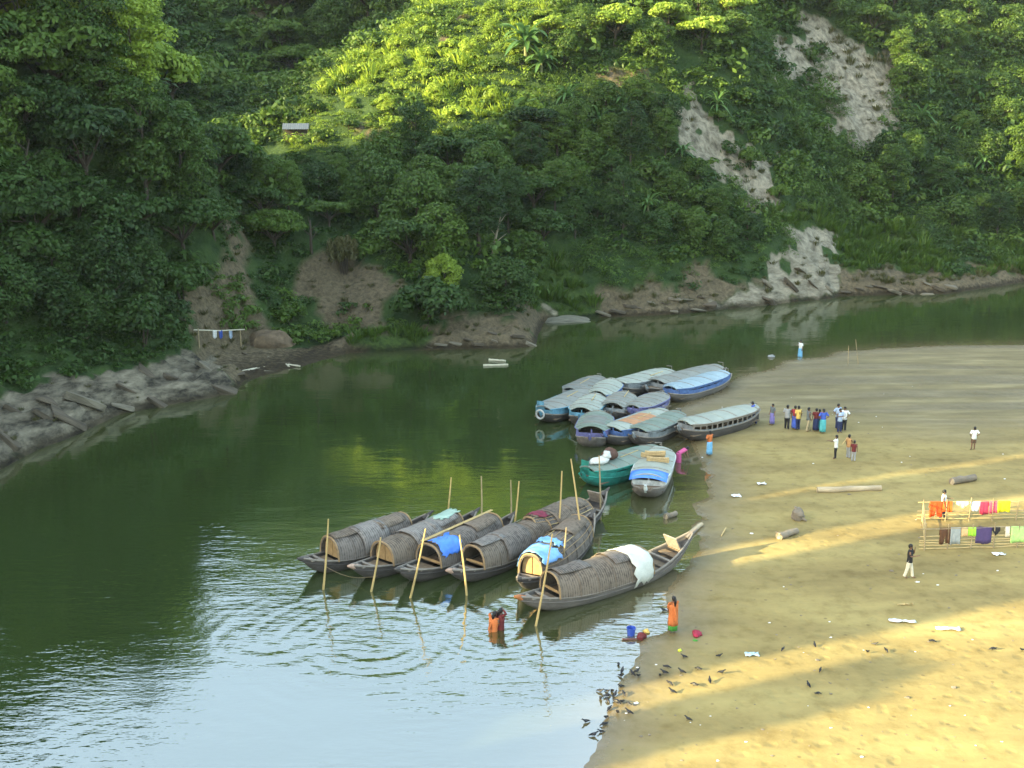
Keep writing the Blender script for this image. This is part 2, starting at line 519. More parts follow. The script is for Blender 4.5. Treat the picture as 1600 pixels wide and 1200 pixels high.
def ground_material():
    m = bpy.data.materials.new('hillside ground')
    nt, b = nodes_of(m)
    N, Lk = nt.nodes.new, nt.links.new
    geo = N('ShaderNodeNewGeometry')
    def noise(scale, detail=6, stretch=(1, 1, 1), rot=(0, 0, 0)):
        mp = N('ShaderNodeMapping')
        mp.inputs['Scale'].default_value = stretch
        mp.inputs['Rotation'].default_value = rot
        Lk(geo.outputs['Position'], mp.inputs[0])
        n = N('ShaderNodeTexNoise')
        n.inputs['Scale'].default_value = scale
        n.inputs['Detail'].default_value = detail
        n.inputs['Roughness'].default_value = 0.65
        Lk(mp.outputs[0], n.inputs['Vector'])
        return n.outputs['Fac']
    def ramp(f, c0, c1, p0=0.35, p1=0.68):
        r = N('ShaderNodeValToRGB')
        r.color_ramp.elements[0].position, r.color_ramp.elements[1].position = p0, p1
        r.color_ramp.elements[0].color, r.color_ramp.elements[1].color = (*c0, 1), (*c1, 1)
        Lk(f, r.inputs[0])
        return r.outputs[0]
    def mix(f, a, c):
        x = N('ShaderNodeMix'); x.data_type = 'RGBA'
        Lk(f, x.inputs[0]); Lk(a, x.inputs[6]); Lk(c, x.inputs[7])
        return x.outputs[2]
    def attr(n):
        a = N('ShaderNodeAttribute'); a.attribute_name = n
        return a.outputs['Fac']
    strata = noise(1.1, 8, (0.5, 0.5, 1.6), (0.5, 0.35, 0.2))
    fine = noise(2.5, 8)
    green = ramp(noise(0.5), (0.018, 0.04, 0.010), (0.05, 0.085, 0.02))
    earth = ramp(fine, (0.062, 0.051, 0.030), (0.185, 0.145, 0.085), 0.3, 0.72)
    runs = noise(1.3, 8, (1.0, 1.0, 0.16))
    sz_ = N('ShaderNodeSeparateXYZ'); Lk(geo.outputs['Position'], sz_.inputs[0])
    hi = N('ShaderNodeMapRange'); hi.inputs[1].default_value, hi.inputs[2].default_value = 2.5, 6.0; Lk(sz_.outputs[2], hi.inputs[0])
    sm = N('ShaderNodeMix'); sm.data_type = 'FLOAT'; Lk(hi.outputs[0], sm.inputs[0]); Lk(strata, sm.inputs[2]); Lk(runs, sm.inputs[3])
    strata = sm.outputs[0]
    rock_hi = ramp(strata, (0.085, 0.074, 0.05), (0.40, 0.355, 0.255), 0.32, 0.70)
    rock_lo = ramp(strata, (0.03, 0.026, 0.018), (0.27, 0.235, 0.165), 0.36, 0.68)
    far_ = N('ShaderNodeMapRange'); far_.inputs[1].default_value, far_.inputs[2].default_value = 98.0, 106.0; Lk(sz_.outputs[1], far_.inputs[0])
    rock = mix(far_.outputs[0], rock_lo, rock_hi)
    grass = ramp(fine, (0.025, 0.05, 0.012), (0.07, 0.105, 0.022))
    c = mix(attr('grass'), green, grass)
    c = mix(attr('earth'), c, earth)
    rk = N('ShaderNodeMath'); rk.operation = 'MULTIPLY_ADD'; rk.use_clamp = True; rk.inputs[1].default_value = 2.9; Lk(attr('rock'), rk.inputs[0])
    rn = N('ShaderNodeMath'); rn.operation = 'MULTIPLY'; rn.inputs[1].default_value = -2.9; Lk(noise(0.32, 5), rn.inputs[0]); Lk(rn.outputs[0], rk.inputs[2])
    c = mix(rk.outputs[0], c, rock)
    # dark wet foot of the bank, stained by the river level
    wet = N('ShaderNodeMapRange')
    sx = N('ShaderNodeSeparateXYZ'); Lk(geo.outputs['Position'], sx.inputs[0])
    ad = N('ShaderNodeMath'); ad.operation = 'MULTIPLY_ADD'; ad.inputs[1].default_value = 0.9; ad.inputs[2].default_value = -0.45
    Lk(fine, ad.inputs[0])
    a2 = N('ShaderNodeMath'); a2.operation = 'ADD'; Lk(sx.outputs[2], a2.inputs[0]); Lk(ad.outputs[0], a2.inputs[1])
    wet.inputs[1].default_value, wet.inputs[2].default_value = 0.25, 0.7
    Lk(a2.outputs[0], wet.inputs[0])
    dk = N('ShaderNodeMix'); dk.data_type = 'RGBA'; dk.blend_type = 'MULTIPLY'
    inv = N('ShaderNodeMath'); inv.operation = 'SUBTRACT'; inv.inputs[0].default_value = 1; Lk(wet.outputs[0], inv.inputs[1])
    Lk(inv.outputs[0], dk.inputs[0]); Lk(c, dk.inputs[6]); dk.inputs[7].default_value = (0.3, 0.28, 0.24, 1)
    Lk(dk.outputs[2], b.inputs['Base Color'])
    b.inputs['Roughness'].default_value = 0.9
    b.inputs['Specular IOR Level'].default_value = 0.2
    bp = N('ShaderNodeBump'); bp.inputs['Strength'].default_value = 0.9; bp.inputs['Distance'].default_value = 0.35
    ss = N('ShaderNodeMath'); ss.operation = 'ADD'; Lk(strata, ss.inputs[0]); Lk(fine, ss.inputs[1])
    Lk(ss.outputs[0], bp.inputs['Height'])
    Lk(bp.outputs[0], b.inputs['Normal'])
    return m

hm = np_mesh('hillside', np.stack([XX.ravel(), YY.ravel(), HZ.ravel()], -1), Q, ground_material(), True)
for k in ('earth', 'rock', 'grass'):
    a = hm.attributes.new(k, 'FLOAT', 'POINT')
    a.data.foreach_set('value', CW[k].astype(np.float32))
hill_o = link('hillside', hm, kind='structure')

# ------------------------------------------------------------------ beach
BEACH_PX = [(905, 1200), (928, 1160), (945, 1120), (962, 1080), (985, 1035), (1000, 1012), (1012, 996), (1035, 988), (1046, 960), (1042, 930), (1062, 900), (1078, 880),
            (1090, 858), (1095, 838), (1078, 832), (1090, 812), (1088, 800), (1086, 788), (1104, 776), (1112, 764), (1102, 752), (1110, 742), (1092, 732), (1096, 722), (1086, 706),
            (1078, 690), (1060, 684), (1045, 672), (1040, 655), (1055, 636), (1085, 625), (1120, 612), (1140, 594), (1170, 583), (1205, 576), (1225, 563), (1290, 557), (1305, 549),
            (1370, 544), (1440, 540), (1520, 538), (1600, 537), (1750, 534), (2100, 531)]
bl = [tuple(on_z(850, 1300)[:2]), ] + [tuple(on_z(*p)[:2]) for p in BEACH_PX]
bl = [(-8, -60), (-6, 5), (-3.5, 22)] + bl
fine_bl = []
for i in range(len(bl) - 1):
    for k in range(4):
        f = k / 4
        fine_bl.append((bl[i][0] * (1 - f) + bl[i + 1][0] * f, bl[i][1] * (1 - f) + bl[i + 1][1] * f))
fine_bl.append(bl[-1])
fine_bl = np.array(fine_bl)
fine_bl[8:-1, 0] += 0.25 * vnoise(fine_bl[8:-1, 1] * 0.9, fine_bl[8:-1, 0] * 0.9)
beach_poly = np.vstack([fine_bl, [(400, 106), (400, -60)]])

def beach_z(x, y):
    x, y = np.asarray(x, float), np.asarray(y, float)
    d = line_dist(x, y, fine_bl)
    inside = in_poly(x, y, beach_poly)
    z = 0.015 + 0.10 * (1 - np.exp(-d / 2.5)) + 0.013 * np.minimum(d, 40)
    z = z + (0.06 * fbm(x * 0.18, y * 0.3, 3) + 0.016 * fbm(x * 1.4, y * 1.4, 3)) * smooth(0.5, 4, d)
    far = smooth(76, 86, y)
    z = z * (1 - 0.75 * far) + far * 0.012 * fbm(x * 0.25, y * 0.9, 3)
    z = np.maximum(z, 0.012)
    return np.where(inside, z, -0.12 * np.minimum(d, 12) - 0.01)

BX = axis([(-14, -2, 1.2), (-2, 36, 0.28), (36, 60, 0.8), (60, 400, 8)])
BY = axis([(-60, 20, 4), (20, 34, 0.8), (34, 100, 0.28), (100, 112, 1.2)])
BXX, BYY = np.meshgrid(BX, BY, indexing='ij')
BZ = beach_z(BXX, BYY)

def bz(x, y):
    return float(beach_z(np.array([x]), np.array([y]))[0])

def on_beach(px, py):
    p = on_z(px, py, 0.3)
    for _ in range(3):
        p = on_z(px, py, max(bz(p[0], p[1]), 0.0))
    return p

bn = len(BX), len(BY)
I = np.arange(bn[0] * bn[1]).reshape(bn)
Q = np.stack([I[:-1, :-1], I[1:, :-1], I[1:, 1:], I[:-1, 1:]], -1).reshape(-1, 4)

def sand_material():
    m = bpy.data.materials.new('river sand')
    nt, b = nodes_of(m)
    N, Lk = nt.nodes.new, nt.links.new
    geo = N('ShaderNodeNewGeometry')
    def noise(scale, detail=5, stretch=(1, 1, 1)):
        mp = N('ShaderNodeMapping'); mp.inputs['Scale'].default_value = stretch
        mp.inputs['Rotation'].default_value = (0, 0, 0.12)
        Lk(geo.outputs['Position'], mp.inputs[0])
        n = N('ShaderNodeTexNoise'); n.inputs['Scale'].default_value = scale; n.inputs['Detail'].default_value = detail
        n.inputs['Roughness'].default_value = 0.62
        Lk(mp.outputs[0], n.inputs['Vector'])
        return n.outputs['Fac']
    def ramp(f, cs):
        r = N('ShaderNodeValToRGB')
        e = r.color_ramp.elements
        e[0].position, e[0].color = cs[0][0], (*cs[0][1], 1)
        e[1].position, e[1].color = cs[-1][0], (*cs[-1][1], 1)
        for p, c in cs[1:-1]:
            k = e.new(p); k.color = (*c, 1)
        Lk(f, r.inputs[0])
        return r.outputs[0]
    def mix(f, a, c, blend='MIX'):
        x = N('ShaderNodeMix'); x.data_type = 'RGBA'; x.blend_type = blend
        if isinstance(f, float): x.inputs[0].default_value = f
        else: Lk(f, x.inputs[0])
        Lk(a, x.inputs[6]); Lk(c, x.inputs[7])
        return x.outputs[2]
    def attr(n):
        a = N('ShaderNodeAttribute'); a.attribute_name = n
        return a.outputs['Fac']
    streak = noise(0.16, 6, (0.55, 2.2, 1))
    spots = noise(1.3, 6)
    dry = ramp(streak, [(0.3, (0.21, 0.160, 0.064)), (0.5, (0.285, 0.221, 0.087)), (0.7, (0.36, 0.288, 0.113))])
    dirt = ramp(spots, [(0.28, (0.72, 0.70, 0.66)), (0.5, (0.97, 0.97, 0.97)), (0.75, (1.08, 1.07, 1.05))])
    c = mix(1.0, dry, dirt, 'MULTIPLY')
    speck = N('ShaderNodeTexVoronoi'); speck.inputs['Scale'].default_value = 1.1
    Lk(geo.outputs['Position'], speck.inputs['Vector'])
    sp = N('ShaderNodeMapRange'); sp.inputs[1].default_value = 0.10; sp.inputs[2].default_value = 0.05
    Lk(speck.outputs['Distance'], sp.inputs[0])
    sp2 = N('ShaderNodeMath'); sp2.operation = 'MULTIPLY'; sp2.inputs[1].default_value = 0.55; Lk(sp.outputs[0], sp2.inputs[0])
    dk = N('ShaderNodeRGB'); dk.outputs[0].default_value = (0.10, 0.075, 0.04, 1)
    c = mix(sp2.outputs[0], c, dk.outputs[0])
    far = ramp(noise(0.5, 6, (0.30, 1.5, 1)), [(0.33, (0.135, 0.112, 0.062)), (0.52, (0.195, 0.163, 0.086)), (0.72, (0.31, 0.262, 0.145))])
    c = mix(attr('mud'), c, far)
    wetc = ramp(spots, [(0.3, (0.10, 0.075, 0.038)), (0.7, (0.17, 0.125, 0.06))])
    wn_ = N('ShaderNodeMath'); wn_.operation = 'MULTIPLY_ADD'; wn_.inputs[1].default_value = 0.8; wn_.inputs[2].default_value = -0.4
    Lk(spots, wn_.inputs[0])
    wa = N('ShaderNodeMath'); wa.operation = 'ADD'; wa.use_clamp = True
    Lk(attr('wet'), wa.inputs[0]); Lk(wn_.outputs[0], wa.inputs[1])
    wm = N('ShaderNodeMath'); wm.operation = 'MULTIPLY'; wm.use_clamp = True
    wsq = N('ShaderNodeMapRange'); wsq.inputs[1].default_value = 0.0; wsq.inputs[2].default_value = 0.35; Lk(attr('wet'), wsq.inputs[0])
    Lk(wa.outputs[0], wm.inputs[0]); Lk(wsq.outputs[0], wm.inputs[1])
    c = mix(wm.outputs[0], c, wetc)
    Lk(c, b.inputs['Base Color'])
    rr = N('ShaderNodeMapRange'); rr.inputs[3].default_value = 0.95; rr.inputs[4].default_value = 0.16
    Lk(wm.outputs[0], rr.inputs[0]); Lk(rr.outputs[0], b.inputs['Roughness'])
    sr = N('ShaderNodeMapRange'); sr.inputs[3].default_value = 0.15; sr.inputs[4].default_value = 0.6
    Lk(wm.outputs[0], sr.inputs[0]); Lk(sr.outputs[0], b.inputs['Specular IOR Level'])
    bp = N('ShaderNodeBump'); bp.inputs['Strength'].default_value = 0.28; bp.inputs['Distance'].default_value = 0.06
    hb = N('ShaderNodeMath'); hb.operation = 'ADD'
    vf = N('ShaderNodeTexVoronoi'); vf.feature = 'SMOOTH_F1'; vf.inputs['Scale'].default_value = 1.7; vf.inputs['Randomness'].default_value = 1.0
    Lk(geo.outputs['Position'], vf.inputs['Vector'])
    vm = N('ShaderNodeMapRange'); vm.inputs[1].default_value, vm.inputs[2].default_value, vm.inputs[4].default_value = 0.08, 0.34, 1.6
    Lk(vf.outputs['Distance'], vm.inputs[0])
    h0 = N('ShaderNodeMath'); h0.operation = 'ADD'; Lk(noise(3.5, 5), h0.inputs[0]); Lk(vm.outputs[0], h0.inputs[1])
    Lk(h0.outputs[0], hb.inputs[0]); Lk(noise(0.9, 4), hb.inputs[1])
    inv = N('ShaderNodeMapRange'); inv.inputs[3].default_value = 1; inv.inputs[4].default_value = 0.12; Lk(wm.outputs[0], inv.inputs[0])
    hm_ = N('ShaderNodeMath'); hm_.operation = 'MULTIPLY'; Lk(hb.outputs[0], hm_.inputs[0]); Lk(inv.outputs[0], hm_.inputs[1])
    Lk(hm_.outputs[0], bp.inputs['Height']); Lk(bp.outputs[0], b.inputs['Normal'])
    return m

bm_ = np_mesh('beach', np.stack([BXX.ravel(), BYY.ravel(), BZ.ravel()], -1), Q, sand_material(), True)
bd = line_dist(BXX.ravel(), BYY.ravel(), fine_bl)
bins = in_poly(BXX.ravel(), BYY.ravel(), beach_poly)
wet = np.where(bins, np.exp(-bd / 1.7), 1.0)
mud = smooth(68, 80, BYY.ravel() + 4 * fbm(BXX.ravel() * 0.1, BYY.ravel() * 0.1, 2))
wet = np.maximum(wet, mud * np.clip(0.25 + 0.5 * fbm(BXX.ravel() * 0.06, BYY.ravel() * 0.45, 3), 0, 0.8))
for k, a_ in (('wet', wet), ('mud', mud)):
    a = bm_.attributes.new(k, 'FLOAT', 'POINT')
    a.data.foreach_set('value', a_.astype(np.float32))
link('beach', bm_, kind='structure')

# ------------------------------------------------------------------ river
RIP1, RIP2, RIP3, RIP4 = on_z(585, 1006), on_z(425, 1000), on_z(776, 985), on_z(250, 1230)

def water_material():
    m = bpy.data.materials.new('river water')
    nt, b = nodes_of(m)
    N, Lk = nt.nodes.new, nt.links.new
    geo = N('ShaderNodeNewGeometry')
    a = N('ShaderNodeAttribute'); a.attribute_name = 'shallow'
    cr = N('ShaderNodeValToRGB')
    e = cr.color_ramp.elements
    e[0].position, e[0].color = 0.0, (0.028, 0.045, 0.012, 1)
    e[1].position, e[1].color = 1.0, (0.115, 0.095, 0.045, 1)
    k = e.new(0.45); k.color = (0.05, 0.055, 0.02, 1)
    Lk(a.outputs['Fac'], cr.inputs[0])
    Lk(cr.outputs[0], b.inputs['Base Color'])
    b.inputs['Roughness'].default_value = 0.035
    b.inputs['IOR'].default_value = 3.7
    hs = []
    def add(x, amp):
        mu = N('ShaderNodeMath'); mu.operation = 'MULTIPLY'; mu.inputs[1].default_value = amp
        Lk(x, mu.inputs[0]); hs.append(mu.outputs[0])
    def rings(c, wl, r0, r1, amp, dist=0.6):
        off = N('ShaderNodeVectorMath'); off.operation = 'SUBTRACT'; off.inputs[1].default_value = c
        Lk(geo.outputs['Position'], off.inputs[0])
        wv = N('ShaderNodeTexWave'); wv.wave_type = 'RINGS'; wv.rings_direction = 'SPHERICAL'
        wv.inputs['Scale'].default_value = 2 * math.pi / 20 / wl
        wv.inputs['Distortion'].default_value = dist
        wv.inputs['Detail'].default_value = 2
        wv.inputs['Detail Scale'].default_value = 0.6
        Lk(off.outputs[0], wv.inputs['Vector'])
        ln = N('ShaderNodeVectorMath'); ln.operation = 'LENGTH'; Lk(off.outputs[0], ln.inputs[0])
        f1 = N('ShaderNodeMapRange'); f1.interpolation_type = 'SMOOTHSTEP'
        f1.inputs[1].default_value, f1.inputs[2].default_value = r1, r0
        Lk(ln.outputs['Value'], f1.inputs[0])
        mu = N('ShaderNodeMath'); mu.operation = 'MULTIPLY'
        Lk(wv.outputs['Fac'], mu.inputs[0]); Lk(f1.outputs[0], mu.inputs[1])
        # broken arcs: some stretches of each ring have died away
        pn = N('ShaderNodeTexNoise'); pn.inputs['Scale'].default_value = 0.22; pn.inputs['Detail'].default_value = 1
        Lk(off.outputs[0], pn.inputs['Vector'])
        pr = N('ShaderNodeMapRange'); pr.inputs[1].default_value, pr.inputs[2].default_value = 0.42, 0.62
        Lk(pn.outputs['Fac'], pr.inputs[0])
        m2 = N('ShaderNodeMath'); m2.operation = 'MULTIPLY'; Lk(mu.outputs[0], m2.inputs[0]); Lk(pr.outputs[0], m2.inputs[1])
        add(m2.outputs[0], amp)
    rings(RIP1, 0.66, 3, 10, 0.008, 2.2)
    rings(RIP1, 1.3, 4, 8.5, 0.010, 1.5)
    rings(RIP2, 1.1, 1.0, 4.2, 0.015, 1.8)
    rings(RIP3, 0.5, 0.5, 6, 0.005, 1.5)
    rings(RIP4, 0.85, 4, 8, 0.004, 2.5)
    def noise(scale, stretch, detail=4):
        mp = N('ShaderNodeMapping'); mp.inputs['Scale'].default_value = stretch
        Lk(geo.outputs['Position'], mp.inputs[0])
        n = N('ShaderNodeTexNoise'); n.inputs['Scale'].default_value = scale; n.inputs['Detail'].default_value = detail
        Lk(mp.outputs[0], n.inputs['Vector'])
        return n.outputs['Fac']
    # choppier patches in the near water, calm towards the far bank
    sy = N('ShaderNodeSeparateXYZ'); Lk(geo.outputs['Position'], sy.inputs[0])
    near = N('ShaderNodeMapRange'); near.interpolation_type = 'SMOOTHSTEP'
    near.inputs[1].default_value, near.inputs[2].default_value = 75, 42
    near.inputs[3].default_value, near.inputs[4].default_value = 0.25, 1.0
    Lk(sy.outputs[1], near.inputs[0])
    pm = N('ShaderNodeMapRange'); pm.inputs[1].default_value, pm.inputs[2].default_value = 0.35, 0.7
    Lk(noise(0.12, (1, 1, 1), 2), pm.inputs[0])
    p2 = N('ShaderNodeMath'); p2.operation = 'MULTIPLY'; Lk(pm.outputs[0], p2.inputs[0]); Lk(near.outputs[0], p2.inputs[1])
    ch = N('ShaderNodeMath'); ch.operation = 'MULTIPLY'; Lk(noise(1.6, (0.55, 1.6, 1), 3), ch.inputs[0]); Lk(p2.outputs[0], ch.inputs[1])
    add(ch.outputs[0], 0.042)
    ch2 = N('ShaderNodeMath'); ch2.operation = 'MULTIPLY'; Lk(noise(5, (0.6, 1.2, 1), 2), ch2.inputs[0]); Lk(near.outputs[0], ch2.inputs[1])
    add(ch2.outputs[0], 0.006)
    add(noise(0.5, (0.4, 1.2, 1), 2), 0.02)
    tot = hs[0]
    for h in hs[1:]:
        s_ = N('ShaderNodeMath'); s_.operation = 'ADD'; Lk(tot, s_.inputs[0]); Lk(h, s_.inputs[1]); tot = s_.outputs[0]
    bp = N('ShaderNodeBump'); bp.inputs['Strength'].default_value = 1.0; bp.inputs['Distance'].default_value = 1.0
    Lk(tot, bp.inputs['Height']); Lk(bp.outputs[0], b.inputs['Normal'])
    return m

WX = axis([(-140, -60, 8), (-60, 60, 1.0), (60, 401, 10)])
WY = axis([(-90, 30, 5), (30, 112, 1.0), (112, 200, 5)])
WXX, WYY = np.meshgrid(WX, WY, indexing='ij')
I = np.arange(WXX.size).reshape(WXX.shape)
Q = np.stack([I[:-1, :-1], I[1:, :-1], I[1:, 1:], I[:-1, 1:]], -1).reshape(-1, 4)
wmesh = np_mesh('river', np.stack([WXX.ravel(), WYY.ravel(), np.zeros(WXX.size)], -1), Q, water_material(), True)
wd = line_dist(WXX.ravel(), WYY.ravel(), fine_bl)
wd = np.where(in_poly(WXX.ravel(), WYY.ravel(), beach_poly), 0, wd)
sh_ = np.maximum(np.exp(-wd / 3.2), 0.55 * np.exp(-line_dist(WXX.ravel(), WYY.ravel(), shore) / 2.0))
a = wmesh.attributes.new('shallow', 'FLOAT', 'POINT')
a.data.foreach_set('value', sh_.astype(np.float32))
link('river', wmesh, kind='structure')

# ------------------------------------------------------------------ foliage
def cards(P, Nn, size, aspect, rs, droop=0.0):
    """diamond leaves at points P facing roughly Nn"""
    n = len(P)
    Nn = Nn / (np.linalg.norm(Nn, axis=1, keepdims=True) + 1e-9)
    rnd = rs.normal(size=(n, 3))
    T = np.cross(Nn, rnd)
    T /= np.linalg.norm(T, axis=1, keepdims=True) + 1e-9
    if droop:
        T[:, 2] -= droop
        T /= np.linalg.norm(T, axis=1, keepdims=True)
    B = np.cross(Nn, T)
    B /= np.linalg.norm(B, axis=1, keepdims=True) + 1e-9
    s = (size * rs.uniform(0.6, 1.35, n))[:, None]
    T, B = T * s * 0.5, B * s * 0.5 * aspect
    bend = Nn * s * 0.10
    V = np.stack([P - T, P - T * 0.1 + B + bend, P + T, P - T * 0.1 - B + bend], 1).reshape(-1, 3)
    Q = np.arange(4 * n).reshape(n, 4)
    return V, Q

def lobe_leaves(lobes, n, rs, up=0.45, low=-0.45):
    L = np.array(lobes, float)
    wgt = (L[:, 3] * L[:, 4] + L[:, 3] * L[:, 5]) ** 1.0
    k = rs.choice(len(L), n, p=wgt / wgt.sum())
    d = rs.normal(size=(n, 3))
    d /= np.linalg.norm(d, axis=1, keepdims=True)
    d[:, 2] = np.where(d[:, 2] < low, -d[:, 2], d[:, 2])
    rad = rs.uniform(0.45, 1.08, n) ** 0.6
    P = L[k, :3] + d * L[k, 3:6] * rad[:, None]
    Nn = d * 0.8 + rs.normal(size=(n, 3)) * 0.45
    Nn[:, 2] += up
    return P, Nn

def tree_shape(kind, seed, n, leaf):
    """unit-size plant: crown radius about 1; returns crown verts, quads and trunk builder"""
    rs = np.random.RandomState(seed)
    lobes = []
    tr = MB()
    if kind == 'broad':           # spreading, layered
        H = 1.05
        for i in range(15):
            a = 2.4 * i + rs.uniform(-0.4, 0.4)
            r = 0.86 * math.sqrt((i + 0.5) / 15)
            z = H + 0.35 * (1 - r * r) + rs.uniform(-0.30, 0.16)
            q = rs.uniform(0.26, 0.42)
            lobes.append((r * math.cos(a), r * math.sin(a), z, q * 1.2, q * 1.2, q * 0.58))
        tr.tube([(0, 0, -0.4), (0.03, 0.02, 0.25), (0.0, 0.05, 0.6)], [0.085, 0.06, 0.045], 7)
        for l in lobes[::2]:
            tr.tube([(0, 0.04, 0.5), (l[0] * 0.45, l[1] * 0.45, 0.78), (l[0], l[1], l[2] - 0.1)], [0.036, 0.025, 0.008], 5)
    elif kind == 'round':
        for i in range(17):
            a = 2.4 * i + rs.uniform(-0.5, 0.5)
            z = 0.25 + 1.35 * (i + 0.5) / 17
            r = 0.72 * math.sin(math.pi * min(1, (z + 0.12) / 1.85)) ** 0.7 * rs.uniform(0.7, 1.1)
            q = rs.uniform(0.28, 0.46)
            lobes.append((r * math.cos(a), r * math.sin(a), z, q, q, q * 0.75))
        tr.tube([(0, 0, -0.4), (0.02, 0, 0.5), (0, 0.03, 1.35)], [0.07, 0.05, 0.015], 7)
        for l in lobes[::3]:
            tr.tube([(0, 0, max(0.2, l[2] - 0.5)), (l[0], l[1], l[2])], [0.025, 0.007], 5)
    elif kind == 'tall':
        for i in range(18):
            a = 2.4 * i
            z = 0.7 + 2.0 * (i + 0.5) / 18
            r = 0.55 * math.sin(math.pi * min(1, (z - 0.45) / 2.5)) ** 0.6 * rs.uniform(0.6, 1.2)
            q = rs.uniform(0.24, 0.40)
            lobes.append((r * math.cos(a), r * math.sin(a), z, q * 1.15, q * 1.15, q * 0.7))
        tr.tube([(0, 0, -0.4), (0.04, 0, 0.8), (0, 0.03, 2.4)], [0.065, 0.048, 0.012], 7)
        for l in lobes[::3]:
            tr.tube([(0.02, 0, max(0.5, l[2] - 0.45)), (l[0], l[1], l[2])], [0.022, 0.006], 5)
    elif kind == 'shrub':
        for i in range(11):
            a = 2.4 * i + rs.uniform(-0.5, 0.5)
            r = 0.75 * math.sqrt((i + 0.3) / 11)
            q = rs.uniform(0.26, 0.42)
            lobes.append((r * math.cos(a), r * math.sin(a), 0.28 + 0.55 * (1 - r * r) + rs.uniform(-0.1, 0.15), q, q, q * 0.9))
        for l in lobes[::3]:
            tr.tube([(0, 0, -0.3), (l[0] * 0.5, l[1] * 0.5, l[2] * 0.5), (l[0], l[1], l[2])], [0.035, 0.02, 0.006], 5)
    elif kind == 'weeping':       # bamboo-like clump with hanging sprays
        for i in range(14):
            a = 2.4 * i
            r = 0.55 * math.sqrt((i + 0.3) / 14)
            top = 1.9 - 0.9 * r + rs.uniform(-0.2, 0.2)
            lobes.append((r * math.cos(a) * 1.4, r * math.sin(a) * 1.4, top * 0.72, 0.16, 0.16, 0.62))
            tr.tube([(r * 0.3 * math.cos(a), r * 0.3 * math.sin(a), -0.3), (r * 0.6 * math.cos(a), r * 0.6 * math.sin(a), top * 0.8), (r * 1.5 * math.cos(a), r * 1.5 * math.sin(a), top)],
                    [0.02, 0.015, 0.006], 5)
    P, Nn = lobe_leaves(lobes, n, rs)
    V, Qd = cards(P, Nn, leaf, 0.55 if kind != 'weeping' else 0.22, rs, 1.2 if kind == 'weeping' else 0.15)
    return V, Qd, tr

PROTO = {}

def plant_proto(kind, var, leafmat, n, leaf):
    key = (kind, var, leafmat.name)
    if key not in PROTO:
        V, Qd, tr = tree_shape(kind, 100 + 7 * var + len(kind), n, leaf)
        cm = np_mesh('crown', V, Qd, leafmat)
        tm = tr.build('trunk', BARK)
        me = tm.data
        bpy.data.objects.remove(tm)
        PROTO[key] = (cm, me)
    return PROTO[key]

SPEC = {'broad': (5200, 0.12), 'round': (6200, 0.10), 'tall': (7500, 0.085), 'shrub': (2300, 0.155), 'weeping': (2600, 0.22)}

def plant(kind, var, leafmat, p, r, name, label, cat, group=None, tall=1.0):
    cm, me = plant_proto(kind, var, leafmat, *SPEC[kind])
    root = thing(name, label, cat, (p[0], p[1], p[2]), rng.uniform(0, 6.28), group)
    root.scale = (r, r, r * tall)
    link('crown', cm, root)
    link('trunk', me, root)
    return root

def zone_points(poly, n, gap, rs):
    poly = np.array(poly, float)
    lo, hi = poly.min(0), poly.max(0)
    out = []
    for _ in range(n * 60):
        if len(out) >= n:
            break
        q = rs.uniform(lo, hi)
        if not in_poly(np.array([q[0]]), np.array([q[1]]), poly)[0]:
            continue
        if any((q[0] - o[0]) ** 2 + ((q[1] - o[1]) * 1.25) ** 2 < gap * gap for o in out):
            continue
        out.append(q)
    return out

